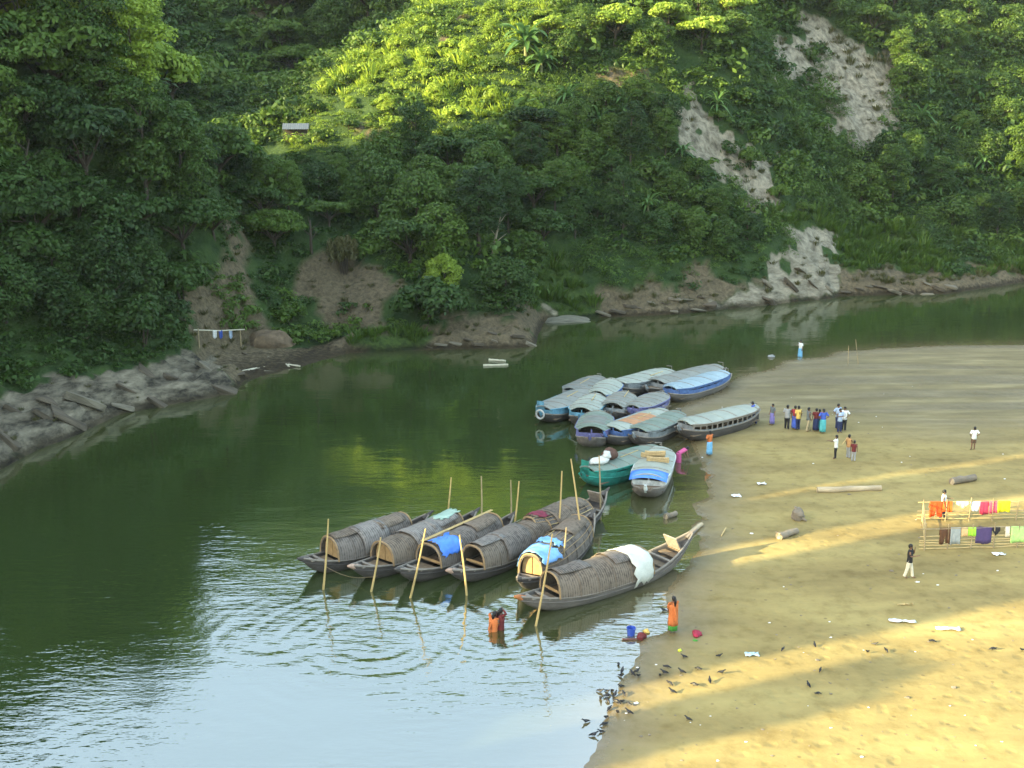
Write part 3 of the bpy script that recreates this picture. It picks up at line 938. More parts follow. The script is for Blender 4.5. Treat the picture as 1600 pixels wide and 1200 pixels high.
FOREST = [  # outline on the picture of where the stems stand, how many, gap, kinds, leaves, radius, name, label, category, group
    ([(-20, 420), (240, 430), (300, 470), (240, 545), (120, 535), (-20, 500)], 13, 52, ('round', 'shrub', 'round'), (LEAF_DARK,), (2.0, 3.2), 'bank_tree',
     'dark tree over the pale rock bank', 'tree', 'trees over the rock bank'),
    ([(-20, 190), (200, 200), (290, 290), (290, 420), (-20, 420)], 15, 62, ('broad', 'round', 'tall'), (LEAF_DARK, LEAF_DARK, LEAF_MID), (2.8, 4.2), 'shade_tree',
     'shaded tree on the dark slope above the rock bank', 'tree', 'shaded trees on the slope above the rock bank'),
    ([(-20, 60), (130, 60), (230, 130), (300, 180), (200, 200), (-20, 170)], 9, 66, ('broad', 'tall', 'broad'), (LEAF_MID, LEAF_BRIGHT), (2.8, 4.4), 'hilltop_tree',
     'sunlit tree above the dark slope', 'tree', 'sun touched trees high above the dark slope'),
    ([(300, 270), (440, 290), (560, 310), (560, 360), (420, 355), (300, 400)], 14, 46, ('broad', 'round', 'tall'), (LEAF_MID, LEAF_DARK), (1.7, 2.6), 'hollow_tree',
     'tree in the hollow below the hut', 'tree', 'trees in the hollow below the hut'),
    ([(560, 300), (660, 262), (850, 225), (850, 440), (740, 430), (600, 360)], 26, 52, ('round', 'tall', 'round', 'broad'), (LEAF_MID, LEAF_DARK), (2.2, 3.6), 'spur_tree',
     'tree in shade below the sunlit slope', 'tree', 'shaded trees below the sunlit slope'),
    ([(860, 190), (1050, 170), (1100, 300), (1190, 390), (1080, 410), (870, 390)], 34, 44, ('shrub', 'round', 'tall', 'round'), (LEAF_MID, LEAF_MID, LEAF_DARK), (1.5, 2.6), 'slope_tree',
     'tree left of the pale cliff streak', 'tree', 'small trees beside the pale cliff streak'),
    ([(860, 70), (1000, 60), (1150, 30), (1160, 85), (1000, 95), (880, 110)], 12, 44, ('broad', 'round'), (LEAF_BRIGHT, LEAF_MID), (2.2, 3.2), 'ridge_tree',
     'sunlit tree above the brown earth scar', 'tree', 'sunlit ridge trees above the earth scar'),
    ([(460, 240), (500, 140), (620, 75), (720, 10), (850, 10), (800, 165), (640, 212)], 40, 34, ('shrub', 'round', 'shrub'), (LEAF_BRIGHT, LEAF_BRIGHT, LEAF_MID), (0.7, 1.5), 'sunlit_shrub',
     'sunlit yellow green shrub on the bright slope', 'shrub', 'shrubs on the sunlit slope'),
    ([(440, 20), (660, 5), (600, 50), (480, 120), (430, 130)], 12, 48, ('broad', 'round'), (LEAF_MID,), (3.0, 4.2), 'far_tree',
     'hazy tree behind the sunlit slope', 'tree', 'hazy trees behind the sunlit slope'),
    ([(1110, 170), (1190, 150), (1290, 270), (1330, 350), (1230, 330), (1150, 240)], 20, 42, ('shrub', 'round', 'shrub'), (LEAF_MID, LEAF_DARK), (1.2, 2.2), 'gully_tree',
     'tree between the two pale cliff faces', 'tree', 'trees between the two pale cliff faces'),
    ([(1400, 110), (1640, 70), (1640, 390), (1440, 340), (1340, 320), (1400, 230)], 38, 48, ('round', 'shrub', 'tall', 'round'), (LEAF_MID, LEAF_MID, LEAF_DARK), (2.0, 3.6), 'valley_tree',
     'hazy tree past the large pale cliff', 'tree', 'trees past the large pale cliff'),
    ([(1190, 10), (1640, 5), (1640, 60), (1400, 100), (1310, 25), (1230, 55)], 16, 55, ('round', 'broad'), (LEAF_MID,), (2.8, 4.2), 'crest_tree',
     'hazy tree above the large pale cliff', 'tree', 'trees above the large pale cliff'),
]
KINDWORD = {'broad': 'spreading', 'round': 'rounded', 'tall': 'slender', 'shrub': 'bushy'}
ORD = ['leftmost', 'second from left', 'third from left', 'fourth from left', 'fifth from left', 'sixth from left', 'seventh from left', 'eighth from left', 'ninth from left', 'tenth from left', 'eleventh from left', 'twelfth from left']
ROWS = {1: [''], 2: ['lower row', 'upper row'], 3: ['lowest row', 'middle row', 'top row'], 4: ['lowest row', 'second row up', 'third row up', 'top row'],
        5: ['lowest row', 'second row up', 'third row up', 'fourth row up', 'top row'],
        6: ['lowest row', 'second row up', 'third row up', 'fourth row up', 'fifth row up', 'top row']}
rs = np.random.RandomState(21)
for poly, n, gap, kinds, mats_, rr, name, place, cat, group in FOREST:
    pts = zone_points(poly, n, gap, rs)
    nr = min(6, max(1, round(len(pts) / 7.5)))
    order = sorted(range(len(pts)), key=lambda i: -pts[i][1])
    rows = [order[round(len(pts) * k / nr):round(len(pts) * (k + 1) / nr)] for k in range(nr)]
    for k, row in enumerate(rows):
        for j, i in enumerate(sorted(row, key=lambda i: pts[i][0])):
            kd = kinds[i % len(kinds)]
            label = KINDWORD[kd] + ' ' + place + ', ' + (ROWS[nr][k] + ', ' if ROWS[nr][k] else '') + ORD[j]
            p = hit(*pts[i])
            plant(kd, i % 3, mats_[i % len(mats_)], p - np.array((0, 0, 0.25)), rs.uniform(*rr), name, label, cat, group, rs.uniform(0.85, 1.15))

def plant_at(px, py, kind, var, m, r, name, label, cat='tree', tall=1.0):
    p = hit(px, py)
    return plant(kind, var, m, p - np.array((0, 0, 0.2)), r, name, label, cat, None, tall)

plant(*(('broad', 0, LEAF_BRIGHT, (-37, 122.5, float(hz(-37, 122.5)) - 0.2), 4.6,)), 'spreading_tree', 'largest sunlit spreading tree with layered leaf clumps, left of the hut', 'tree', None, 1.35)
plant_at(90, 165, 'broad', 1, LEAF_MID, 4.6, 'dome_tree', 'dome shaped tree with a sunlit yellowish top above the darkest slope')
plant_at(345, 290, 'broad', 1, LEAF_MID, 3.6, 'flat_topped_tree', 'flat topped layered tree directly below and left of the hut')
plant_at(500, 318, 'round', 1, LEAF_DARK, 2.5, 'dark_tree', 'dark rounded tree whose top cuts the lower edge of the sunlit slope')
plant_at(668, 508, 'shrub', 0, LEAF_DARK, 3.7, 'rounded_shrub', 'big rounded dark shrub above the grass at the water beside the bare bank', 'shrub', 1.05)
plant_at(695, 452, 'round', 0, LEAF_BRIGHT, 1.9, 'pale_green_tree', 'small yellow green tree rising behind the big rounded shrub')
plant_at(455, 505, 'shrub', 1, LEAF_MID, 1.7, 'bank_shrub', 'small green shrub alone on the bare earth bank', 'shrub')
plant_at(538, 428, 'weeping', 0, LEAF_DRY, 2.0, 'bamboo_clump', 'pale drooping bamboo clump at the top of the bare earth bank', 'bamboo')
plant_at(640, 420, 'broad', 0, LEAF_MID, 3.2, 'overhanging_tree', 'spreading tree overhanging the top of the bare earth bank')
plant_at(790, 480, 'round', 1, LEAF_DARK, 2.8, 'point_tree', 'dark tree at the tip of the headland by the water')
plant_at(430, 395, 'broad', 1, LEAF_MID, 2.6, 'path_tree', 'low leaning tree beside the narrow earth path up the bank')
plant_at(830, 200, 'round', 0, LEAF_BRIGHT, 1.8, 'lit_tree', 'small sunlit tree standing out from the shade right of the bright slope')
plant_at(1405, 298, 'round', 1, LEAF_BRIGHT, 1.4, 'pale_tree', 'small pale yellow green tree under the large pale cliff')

# big-leaved plants, every leaf its own piece
def big_leaf(length, width, lift, fall):
    mb = MB()
    n = 7
    rows = []
    for i in range(n):
        u = i / (n - 1)
        x = length * (u * 0.92)
        z = lift * length * u - fall * length * u * u
        w = width * math.sin(math.pi * min(1, 0.06 + 0.94 * u)) ** 0.6 * 0.5 + 0.012
        rows.append([(x, -w, z + w * 0.30), (x, -w * 0.45, z + w * 0.12), (x, 0, z), (x, w * 0.45, z + w * 0.12), (x, w, z + w * 0.30)])
    mb.loft(rows, closed=False)
    return mb

def leafy_proto(n, length, width, stem_h):
    shapes = []
    for lift, fall in ((1.5, 0.95), (0.95, 0.95), (0.4, 0.85)):
        o = big_leaf(length, width, lift, fall).build('leaf', LEAF_BANANA)
        me = o.data
        bpy.data.objects.remove(o)
        shapes.append(me)
    s = MB().tube([(0, 0, -0.5), (0.05, 0, stem_h * 0.6), (0, 0, stem_h + 0.1)], [0.16, 0.13, 0.07], 8).build('stem', mat('banana stem', (0.16, 0.17, 0.07), 0.6, 0.4, 3))
    me = s.data
    bpy.data.objects.remove(s)
    return shapes, me, n, stem_h

B1 = leafy_proto(30, 2.3, 0.50, 1.2)
B2 = leafy_proto(22, 2.5, 0.36, 0.9)

def leafy(px, py, proto, scale, name, label, cat, group=None):
    shapes, sm, n, h = proto
    p = hit(px, py)
    root = thing(name, label, cat, (p[0], p[1], p[2] + 0.3), rng.uniform(0, 6.28), group)
    root.scale = (scale,) * 3
    link('stem', sm, root)
    for i in range(n):
        o = link('leaf', shapes[0 if i < n * 0.3 else 1 if i < n * 0.72 else 2], root)
        o.location = (0, 0, h + rng.uniform(-0.5, 0.25))
        o.rotation_euler = (rng.uniform(-0.25, 0.25), 0, 2.4 * i + rng.uniform(-0.25, 0.25))
        k = rng.uniform(0.75, 1.1)
        o.scale = (k, k, k)

leafy(822, 95, B1, 1.55, 'banana_plant', 'tallest sunlit banana plant at the top right of the bright slope', 'banana plant')
leafy(846, 118, B1, 1.15, 'banana_plant', 'lower sunlit banana plant beside the tallest one', 'banana plant')
leafy(975, 185, B2, 1.25, 'wild_palm', 'dark palm like plant below the brown earth scar', 'palm')
leafy(1065, 250, B2, 0.85, 'wild_palm', 'small palm like plant left of the pale cliff streak', 'palm')
leafy(960, 262, B2, 0.8, 'wild_palm', 'small shaded palm like plant in the middle of the green slope', 'palm')
for px, py, sc_, lab in [(935, 205, 0.9, 'dark palm like plant left of the brown earth scar'), (1012, 335, 0.8, 'palm like plant low on the slope left of the cliff streak'), (1120, 175, 0.75, 'palm like plant just above the cliff streak'),
                         (885, 165, 0.8, 'palm like plant under the sunlit ridge trees'), (1440, 195, 0.9, 'hazy palm like plant beside the large pale cliff'), (1590, 235, 0.9, 'hazy palm like plant at the picture edge, middle height'),
                         (1470, 305, 0.85, 'hazy palm like plant low past the large cliff'), (1585, 315, 0.9, 'hazy palm like plant at the picture edge, lowest of all')]:
    leafy(px, py, B2, sc_ * 1.15, 'wild_palm', lab, 'palm')
leafy(1525, 160, B1, 0.95, 'banana_plant', 'hazy banana plant high past the large cliff, left of a pair', 'banana plant')
leafy(1568, 172, B1, 1.0, 'banana_plant', 'hazy banana plant high past the large cliff, right of a pair', 'banana plant')
leafy(1500, 215, B1, 0.85, 'banana_plant', 'hazy banana plant just below the high pair past the cliff', 'banana plant')
leafy(1535, 270, B1, 0.95, 'banana_plant', 'lowest hazy banana plant on the slope past the cliff', 'banana plant')

# ---- the growth that covers the slopes, one mass per kind of leaf
def bush_templates(k, n, leaf, aspect, flat, seed):
    out = []
    for i in range(k):
        rs_ = np.random.RandomState(seed + i)
        lobes = []
        for j in range(5):
            a = 2.4 * j + rs_.uniform(0, 1)
            r = 0.6 * math.sqrt((j + 0.2) / 5)
            q = rs_.uniform(0.35, 0.55)
            lobes.append((r * math.cos(a), r * math.sin(a), (0.35 + rs_.uniform(-0.1, 0.35)) * flat, q, q, q * flat))
        P, Nn = lobe_leaves(lobes, n, rs_, 0.5, -0.2)
        V, Qd = cards(P, Nn, leaf, aspect, rs_, 0.15)
        out.append(V)
    return out

def tuft_templates(k, n, seed):
    out = []
    for i in range(k):
        rs_ = np.random.RandomState(seed + i)
        a = rs_.uniform(0, 6.28, n)
        r = 0.35 * np.sqrt(rs_.uniform(0, 1, n))
        b = np.stack([r * np.cos(a), r * np.sin(a), np.zeros(n)], -1)
        lean = rs_.uniform(0.15, 0.75, n)
        h = rs_.uniform(0.5, 1.0, n)
        tip = b + np.stack([np.cos(a) * lean * h, np.sin(a) * lean * h, h * (1 - 0.35 * lean)], -1)
        side = np.stack([-np.sin(a), np.cos(a), np.zeros(n)], -1) * 0.05
        mid = b * 0.45 + tip * 0.55
        mid[:, 2] += 0.08
        out.append(np.stack([b, mid + side, tip, mid - side], 1).reshape(-1, 3))
    return out

def scatter_mesh(name, pts, scl, temps, material, rs_):
    out = []
    for i in range(len(pts)):
        T = temps[rs_.randint(len(temps))]
        a = rs_.uniform(0, 6.28)
        c, s = math.cos(a), math.sin(a)
        V = np.empty_like(T)
        V[:, 0] = (T[:, 0] * c - T[:, 1] * s) * scl[i] + pts[i, 0]
        V[:, 1] = (T[:, 0] * s + T[:, 1] * c) * scl[i] + pts[i, 1]
        V[:, 2] = T[:, 2] * scl[i] * rs_.uniform(0.75, 1.25) + pts[i, 2]
        out.append(V)
    V = np.concatenate(out)
    me = np_mesh(name, V, np.arange(len(V)).reshape(-1, 4), material)
    return link(name, me, kind='stuff')

rs = np.random.RandomState(5)
M = 95000
X = rs.uniform(-80, 110, M)
Y = rs.uniform(58, 235, M)
Z = hz(X, Y)
PX, PY = to_px(X, Y, Z + 1)
ok = (Z > 0.25) & (PX > -120) & (PX < 1720) & (PY > -160) & (line_dist(X, Y, shore) > 0.5)
ok &= in_poly(X, Y, land_poly)
X, Y, Z = X[ok], Y[ok], Z[ok]
# what the slope in front hides can be left out
vis = np.ones(len(X), bool)
for f in np.linspace(0.35, 0.985, 70):
    zl = CAM_H + (Z + 2.2 - CAM_H) * f
    vis &= hz(X * f, Y * f) < zl + 0.3
X, Y, Z = X[vis], Y[vis], Z[vis]
W, D_ = cover(X, Y, Z)
gx = (hz(X + 0.6, Y) - hz(X - 0.6, Y)) / 1.2
gy = (hz(X, Y + 0.6) - hz(X, Y - 0.6)) / 1.2
steep = np.sqrt(1 + gx * gx + gy * gy)
PX, PY = to_px(X, Y, Z)
pick = rs.rand(len(X))
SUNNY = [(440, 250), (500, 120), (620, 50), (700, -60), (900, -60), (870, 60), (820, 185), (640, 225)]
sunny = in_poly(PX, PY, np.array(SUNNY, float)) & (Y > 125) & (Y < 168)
bare = (W['earth'] > 0.5) | (W['rock'] > 0.5)
grassy = (W['grass'] > 0.5) & ~bare
dens0 = fbm(X * 0.22 + 31, Y * 0.22, 3)
keep = pick < np.clip(0.268 * steep * np.where(sunny, 1.8, np.where(Y < 95, 2.6, 1.0)), 0, 1)
leafyz = keep & ((~bare & ~grassy) | (bare & (Z > 2.0) & (dens0 > np.where(W['rock'] > 0.5, 0.55, 0.28))))
dens = fbm(X * 0.16 + 9, Y * 0.16, 3)
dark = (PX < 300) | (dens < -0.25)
P3 = np.stack([X, Y, Z - 0.1], -1)
scl = np.exp(rs.normal(0.02, 0.30, len(X))) * (1 + 0.25 * dens) * np.clip(Y / 115, 0.8, 1.5)
TB = bush_templates(6, 68, 0.31, 0.55, 0.85, 40)
TS = bush_templates(6, 90, 0.22, 0.45, 0.8, 60)
TG = tuft_templates(5, 34, 80)
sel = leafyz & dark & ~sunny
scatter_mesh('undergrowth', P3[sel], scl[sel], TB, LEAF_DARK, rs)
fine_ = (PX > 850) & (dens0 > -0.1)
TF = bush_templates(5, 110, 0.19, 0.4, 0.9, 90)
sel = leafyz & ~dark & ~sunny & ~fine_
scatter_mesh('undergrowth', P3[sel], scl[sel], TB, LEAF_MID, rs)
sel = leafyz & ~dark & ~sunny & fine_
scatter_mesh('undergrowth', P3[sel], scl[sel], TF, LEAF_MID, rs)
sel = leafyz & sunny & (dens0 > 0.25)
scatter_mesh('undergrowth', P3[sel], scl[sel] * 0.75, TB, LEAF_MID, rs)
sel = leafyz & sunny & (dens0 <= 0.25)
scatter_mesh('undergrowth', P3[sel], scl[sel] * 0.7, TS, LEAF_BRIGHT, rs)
sel = (grassy & (pick < 0.95)) | (sunny & (pick > 0.86) & ~bare)
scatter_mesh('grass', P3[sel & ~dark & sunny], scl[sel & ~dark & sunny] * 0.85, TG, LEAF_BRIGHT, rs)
scatter_mesh('grass', P3[sel & ~sunny & (PX >= 320)], scl[sel & ~sunny & (PX >= 320)] * 0.85, TG, LEAF_MID, rs)
sel = bare & (pick < np.where(W['rock'] > 0.5, 0.08, 0.26)) & (Z > 0.8)
scatter_mesh('dry_grass', P3[sel], scl[sel] * 0.55, TG, LEAF_DRY, rs)
print('growth', leafyz.sum(), grassy.sum(), sum(len(o.data.polygons) for o in COL.objects if o.get('kind') == 'stuff'))

# ---- the line of trees on the bank out of view that shades the river and lets bars of sun through
LINE = [(30.7, 33.1, 22.4), (35.3, 43.5, 28), (46.0, 50.9, 33), (51.8, 56, 36), (56, 62, 39), (62, 70, 41)]
rs = np.random.RandomState(11)
PP, NN = [], []
for s0, s1, top in LINE:
    n = int(1500 * (s1 - s0))
    s = rs.uniform(s0, s1, n) + rs.normal(0, 0.10, n)
    t = rs.uniform(-49, -41, n)
    x, y = 0.93 * t - 0.37 * s, 0.37 * t + 0.93 * s
    z0 = hz(x, y)
    tt = top + (t + 45) * -0.30 + 0.9 * fbm(s * 1.1, t * 0.5, 3) - 0.5
    PP.append(np.stack([x, y, z0 + (tt - z0) * rs.uniform(0, 1, n)], -1))
    NN.append(rs.normal(size=(n, 3)))
V, Qd = cards(np.concatenate(PP), np.concatenate(NN), 0.75, 0.6, rs)
link('treeline', np_mesh('treeline', V, Qd, LEAF_DARK), kind='stuff')

# ------------------------------------------------------------------ boats
HULL_DARK = mat('tarred wood', (0.075, 0.065, 0.058), 0.75, 0.45, 2.0, 0.4, 9, stretch=(0.35, 2, 2))
HULL_GREY = mat('weathered wood', (0.155, 0.135, 0.115), 0.85, 0.4, 2.0, 0.4, 9, stretch=(0.35, 2, 2))
RAIL = mat('rail wood', (0.23, 0.20, 0.165), 0.8, 0.35, 3, 0.3, stretch=(0.4, 2, 2))
PLANK = mat('deck plank', (0.17, 0.125, 0.08), 0.85, 0.4, 3, 0.3, stretch=(0.5, 3, 2))
PANEL = mat('bamboo panel', (0.34, 0.22, 0.095), 0.8, 0.3, 4, 0.3)
BAMBOO = mat('bamboo', (0.50, 0.36, 0.15), 0.55, 0.25, 3, 0.15)
ROPE = mat('rope', (0.2, 0.15, 0.09), 0.9, 0.3, 8)

def weave_mat(name, c0, c1):
    m = bpy.data.materials.new(name)
    nt, b = nodes_of(m)
    N, Lk = nt.nodes.new, nt.links.new
    tc = N('ShaderNodeTexCoord')
    w1 = N('ShaderNodeTexWave'); w1.bands_direction = 'X'; w1.inputs['Scale'].default_value = 2.6; w1.inputs['Distortion'].default_value = 1.5
    w1.inputs['Detail'].default_value = 3
    w2 = N('ShaderNodeTexNoise'); w2.inputs['Scale'].default_value = 5; w2.inputs['Detail'].default_value = 7; w2.inputs['Roughness'].default_value = 0.7
    w3 = N('ShaderNodeTexNoise'); w3.inputs['Scale'].default_value = 0.9; w3.inputs['Detail'].default_value = 3
    for n in (w1, w2, w3):
        Lk(tc.outputs['Object'], n.inputs['Vector'])
    a = N('ShaderNodeMath'); a.operation = 'MULTIPLY_ADD'; a.inputs[1].default_value = 0.22
    Lk(w1.outputs['Fac'], a.inputs[0]); Lk(w2.outputs['Fac'], a.inputs[2])
    a2 = N('ShaderNodeMath'); a2.operation = 'MULTIPLY_ADD'; a2.inputs[1].default_value = 0.6
    Lk(w3.outputs['Fac'], a2.inputs[0]); Lk(a.outputs[0], a2.inputs[2])
    cr = N('ShaderNodeValToRGB')
    cr.color_ramp.elements[0].position, cr.color_ramp.elements[1].position = 0.62, 1.15 if False else 1.0
    cr.color_ramp.elements[0].color, cr.color_ramp.elements[1].color = (*c0, 1), (*c1, 1)
    Lk(a2.outputs[0], cr.inputs[0]); Lk(cr.outputs[0], b.inputs['Base Color'])
    b.inputs['Roughness'].default_value = 0.85
    b.inputs['Specular IOR Level'].default_value = 0.25
    bp = N('ShaderNodeBump'); bp.inputs['Strength'].default_value = 0.5; bp.inputs['Distance'].default_value = 0.04
    Lk(a.outputs[0], bp.inputs['Height']); Lk(bp.outputs[0], b.inputs['Normal'])
    return m

MATTING = weave_mat('grey woven matting', (0.05, 0.042, 0.035), (0.19, 0.162, 0.138))
MATTING_B = weave_mat('brown woven matting', (0.055, 0.043, 0.033), (0.20, 0.158, 0.118))
MATTING_C = weave_mat('pale worn matting', (0.085, 0.075, 0.066), (0.25, 0.225, 0.20))
MAT_EDGE = mat('split cane edge', (0.30, 0.20, 0.10), 0.7, 0.3, 4)

class Hull:
    def __init__(self, L, B, H=0.5, bow=0.55, stern=0.7, draft=0.25, full=2.6, tip=0.10):
        self.L, self.B, self.H, self.bow, self.stern, self.draft, self.full, self.tip = L, B, H, bow, stern, draft, full, tip

    def half(self, u):
        return self.B / 2 * (1 - abs(2 * u - 1) ** self.full) + self.tip

    def sheer(self, u):
        a = max(0.0, (0.42 - u) / 0.42)
        c = max(0.0, (u - 0.55) / 0.45)
        return self.H + self.bow * a ** 2.2 + self.stern * c ** 2.2

    def keel(self, u):
        e = abs(2 * u - 1) ** 4.0
        return -self.draft * (1 - e) + (self.sheer(u) - 0.16) * e

    def shell(self):
        mb = MB()
        prof = [(1, 1), (0.97, 0.7), (0.86, 0.36), (0.55, 0.08), (0, 0)]
        rings = []
        n = 25
        for i in range(n):
            u = i / (n - 1)
            h, zs, zk = self.half(u), self.sheer(u), self.keel(u)
            x = u * self.L
            out = [(x, -h * a, zk + (zs - zk) * c) for a, c in prof] + [(x, h * a, zk + (zs - zk) * c) for a, c in prof[-2::-1]]
            th = min(0.06, h * 0.5)
            zi = zk + 0.05
            inn = [(x, (h - th) * a, min(zs, zi + (zs - zi) * c)) for a, c in prof] + [(x, -(h - th) * a, min(zs, zi + (zs - zi) * c)) for a, c in prof[-2::-1]]
            rings.append(out + inn)
        return mb.loft(rings)

    def rail(self, side, dz=0.0, r=0.045):
        pts = [(self.L * u, side * (self.half(u) + 0.01), self.sheer(u) + 0.015 + dz) for u in np.linspace(0.0, 1, 21)]
        return MB().tube(pts, r, 6)

def place_boat(name, label, bow_px, stern_px, group, z=0.0):
    a, b = on_z(*bow_px, z), on_z(*stern_px, z)
    L = float(np.hypot(*(b - a)[:2]))
    root = thing(name, label, 'boat', (a[0], a[1], z), math.atan2(b[1] - a[1], b[0] - a[0]), group)
    return root, L

def arch(x, w, h, z0, n=15, th=0.0, full=1.0):
    """points over a rounded hood section"""
    out = []
    for i in range(n):
        a = math.pi * i / (n - 1)
        cx, cz = math.cos(a), math.sin(a)
        out.append((x, (w / 2 - th) * math.copysign(abs(cx) ** 0.8, cx), z0 + (h - th) * abs(cz) ** 0.85))
    return out

def canopy_boat(label, bow_px, stern_px, c0, c1, width=1.6, hood=1.15, matting=None, wood=None, panel=False, cane=0, tips=None, board=True, stern=0.7, bow=0.5, inner=0.0):
    matting, wood = matting or MATTING, wood or HULL_DARK
    root, L = place_boat('covered_boat', label, bow_px, stern_px, 'covered country boats moored by the beach')
    hl = Hull(L, width, 0.46, bow, stern)
    hl.shell().build('hull', wood, root)
    for sd in (-1, 1):
        hl.rail(sd).build('gunwale', RAIL, root)
        hl.rail(sd, -0.2, 0.028).build('rubbing_strake', wood, root)
    # deck boards fore and aft of the hood
    for u0, u1 in ((0.07, c0 + 0.02), (c1 - 0.02, 0.93)):
        n = max(3, int((u1 - u0) * L / 0.42))
        for i in range(n):
            u = u0 + (u1 - u0) * (i + 0.5) / n
            wd = 2 * (hl.half(u) - 0.08)
            if (i % 4) == 3:
                continue
            MB().box((u * L, 0, hl.sheer(u) - 0.14 + rng.uniform(-0.015, 0.015)), ((u1 - u0) * L / n - 0.03, wd, 0.035), rng.uniform(-0.03, 0.03)).build('plank', PLANK, root, False)
    # the hood: an arched shell of matting with cane hoops
    mb = MB()
    rings = []
    nst = 13
    for i in range(nst):
        u = c0 + (c1 - c0) * i / (nst - 1)
        w = 2 * hl.half(u) * 1.02 + 0.06
        z0 = hl.sheer(u) - 0.02
        k = hood * (1 + 0.035 * math.sin(i * 1.7 + L * 5) + rng.uniform(-0.012, 0.012) - 0.12 * abs(2 * i / (nst - 1) - 1) ** 2)
        rings.append(arch(u * L, w, k, z0) + arch(u * L, w, k, z0, th=0.045)[::-1])
    mb.loft(rings)
    can = mb.build('canopy', matting, root)
    def hoop(u, r, m, nm, grow=0.03):
        w = 2 * hl.half(u) * 1.02 + 0.06 + grow
        j = (u - c0) / (c1 - c0)
        k = hood * (1 - 0.12 * abs(2 * j - 1) ** 2) + grow * 0.7
        MB().tube(arch(u * L, w, k, hl.sheer(u) - 0.02), r, 5).build(nm, m, can)
    hoop(c0 + 0.002, 0.045, MAT_EDGE, 'hoop')
    hoop(c1 - 0.002, 0.04, MAT_EDGE, 'hoop')
    for q in (0.2, 0.38, 0.56, 0.74, 0.88):
        hoop(c0 + (c1 - c0) * q, 0.018, matting, 'hoop')
    # extra mats laid over the hood, overlapping and askew
    for q0, q1, a0, a1 in ((0.04, 0.36, 0.06, 0.62), (0.30, 0.66, 0.30, 0.97), (0.60, 0.95, 0.05, 0.70), (0.45, 0.80, 0.02, 0.40)):
        if rng.rand() < 0.2:
            continue
        rows_ = []
        sk = rng.uniform(-0.05, 0.05)
        for i in range(6):
            row = []
            for j in range(10):
                q = q0 + (q1 - q0) * i / 5 + sk * (j / 9 - 0.5)
                u = c0 + (c1 - c0) * q
                a = math.pi * (a0 + (a1 - a0) * j / 9)
                w, jj = hl.half(u) * 1.02 + 0.03, 2 * q - 1
                hh, g = hood * (1 - 0.12 * jj * jj) + 0.02, 0.035 + rng.uniform(0, 0.03) + 0.03 * abs(2 * i / 5 - 1) ** 3
                ca, sa = math.cos(a), math.sin(a)
                row.append((u * L, (w + g) * math.copysign(abs(ca) ** 0.8, ca), hl.sheer(u) - 0.02 + (hh + g) * abs(sa) ** 0.85))
            rows_.append(row)
        ms = MB().loft(rows_, closed=False).build('mat_sheet', MATTING_C if rng.rand() < 0.5 else (MATTING_B if matting is MATTING else MATTING), can)
        ms.modifiers.new('thick', 'SOLIDIFY').thickness = 0.018
    for i in range(cane):      # long canes tied over the matting
        a = math.pi * (0.12 + 0.76 * i / (cane - 1))
        pts = []
        for k in range(7):
            u = c0 + (c1 - c0) * (0.02 + 0.96 * k / 6)
            w = hl.half(u) * 1.02 + 0.06
            j = (u - c0) / (c1 - c0)
            hh = hood * (1 - 0.12 * abs(2 * j - 1) ** 2)
            pts.append((u * L, w * math.copysign(abs(math.cos(a)) ** 0.8, math.cos(a)), hl.sheer(u) - 0.02 + (hh + 0.03) * math.sin(a) ** 0.85))
        MB().tube(pts, 0.022, 4).build('cane', BAMBOO if i % 3 == 0 else MAT_EDGE, can)
    if panel:
        for sd in (-1, 1):
            u = c0 + 0.025
            w = 2 * hl.half(u) * 0.82
            pts = arch(u * L, w, hood * 0.84, hl.sheer(u) + 0.02)
            half_ = [p for p in pts if p[1] * sd >= -1e-6]
            half_ = [(p[0], p[1] + sd * 0.02, p[2]) for p in half_] + [(u * L, sd * 0.02, hl.sheer(u) + 0.02)]
            half2 = [(p[0] + 0.04, p[1], p[2]) for p in half_]
            MB().loft([half_, half2]).build('door_panel', PANEL, root, False)
    else:
        MB().box((c0 * L + 0.22, 0, hl.sheer(c0) + 0.12), (0.06, 2 * hl.half(c0) * 0.92, 0.10)).build('sill', PANEL, root, False)
        for k in range(4):
            MB().box((c0 * L + 0.6 + k * 0.55, 0, hl.sheer(c0) - 0.05), (0.5, 2 * hl.half(c0) * 0.9, 0.04)).build('plank', PLANK, root, False)
    # carved ends, seat board, steering oar mount
    u = 0.0
    MB().tube([(0.25, 0, hl.sheer(0.02) - 0.12), (-0.05, 0, hl.sheer(0) - 0.02), (-0.28, 0, hl.sheer(0) + 0.06)], [0.15, 0.12, 0.05], 7).build('bow_post', tips or wood, root)
    MB().tube([(L - 0.25, 0, hl.sheer(0.98) - 0.12), (L + 0.1, 0, hl.sheer(1) + 0.0), (L + 0.4, 0, hl.sheer(1) + 0.12)], [0.14, 0.11, 0.05], 7).build('stern_post', wood, root)
    MB().box((0.05 * L, 0, hl.sheer(0.05) - 0.03), (0.18, 2 * hl.half(0.05) + 0.12, 0.06)).build('crossbeam', RAIL, root, False)
    MB().box((0.12 * L, 0, hl.sheer(0.12) - 0.02), (0.14, 2 * hl.half(0.12) + 0.06, 0.06)).build('crossbeam', RAIL, root, False)
    if board:
        MB().box((0.88 * L, 0, hl.sheer(0.88) + 0.30), (0.06, 2 * hl.half(0.88) * 0.8, 0.75), 0, -0.5).build('stern_board', RAIL, root, False)
        MB().box((0.80 * L, 0, hl.sheer(0.8) + 0.0), (0.16, 2 * hl.half(0.8) + 0.1, 0.05)).build('crossbeam', RAIL, root, False)
    root['_hood'] = 1
    HOODS[label] = (root, hl, L, c0, c1, hood)
    return root

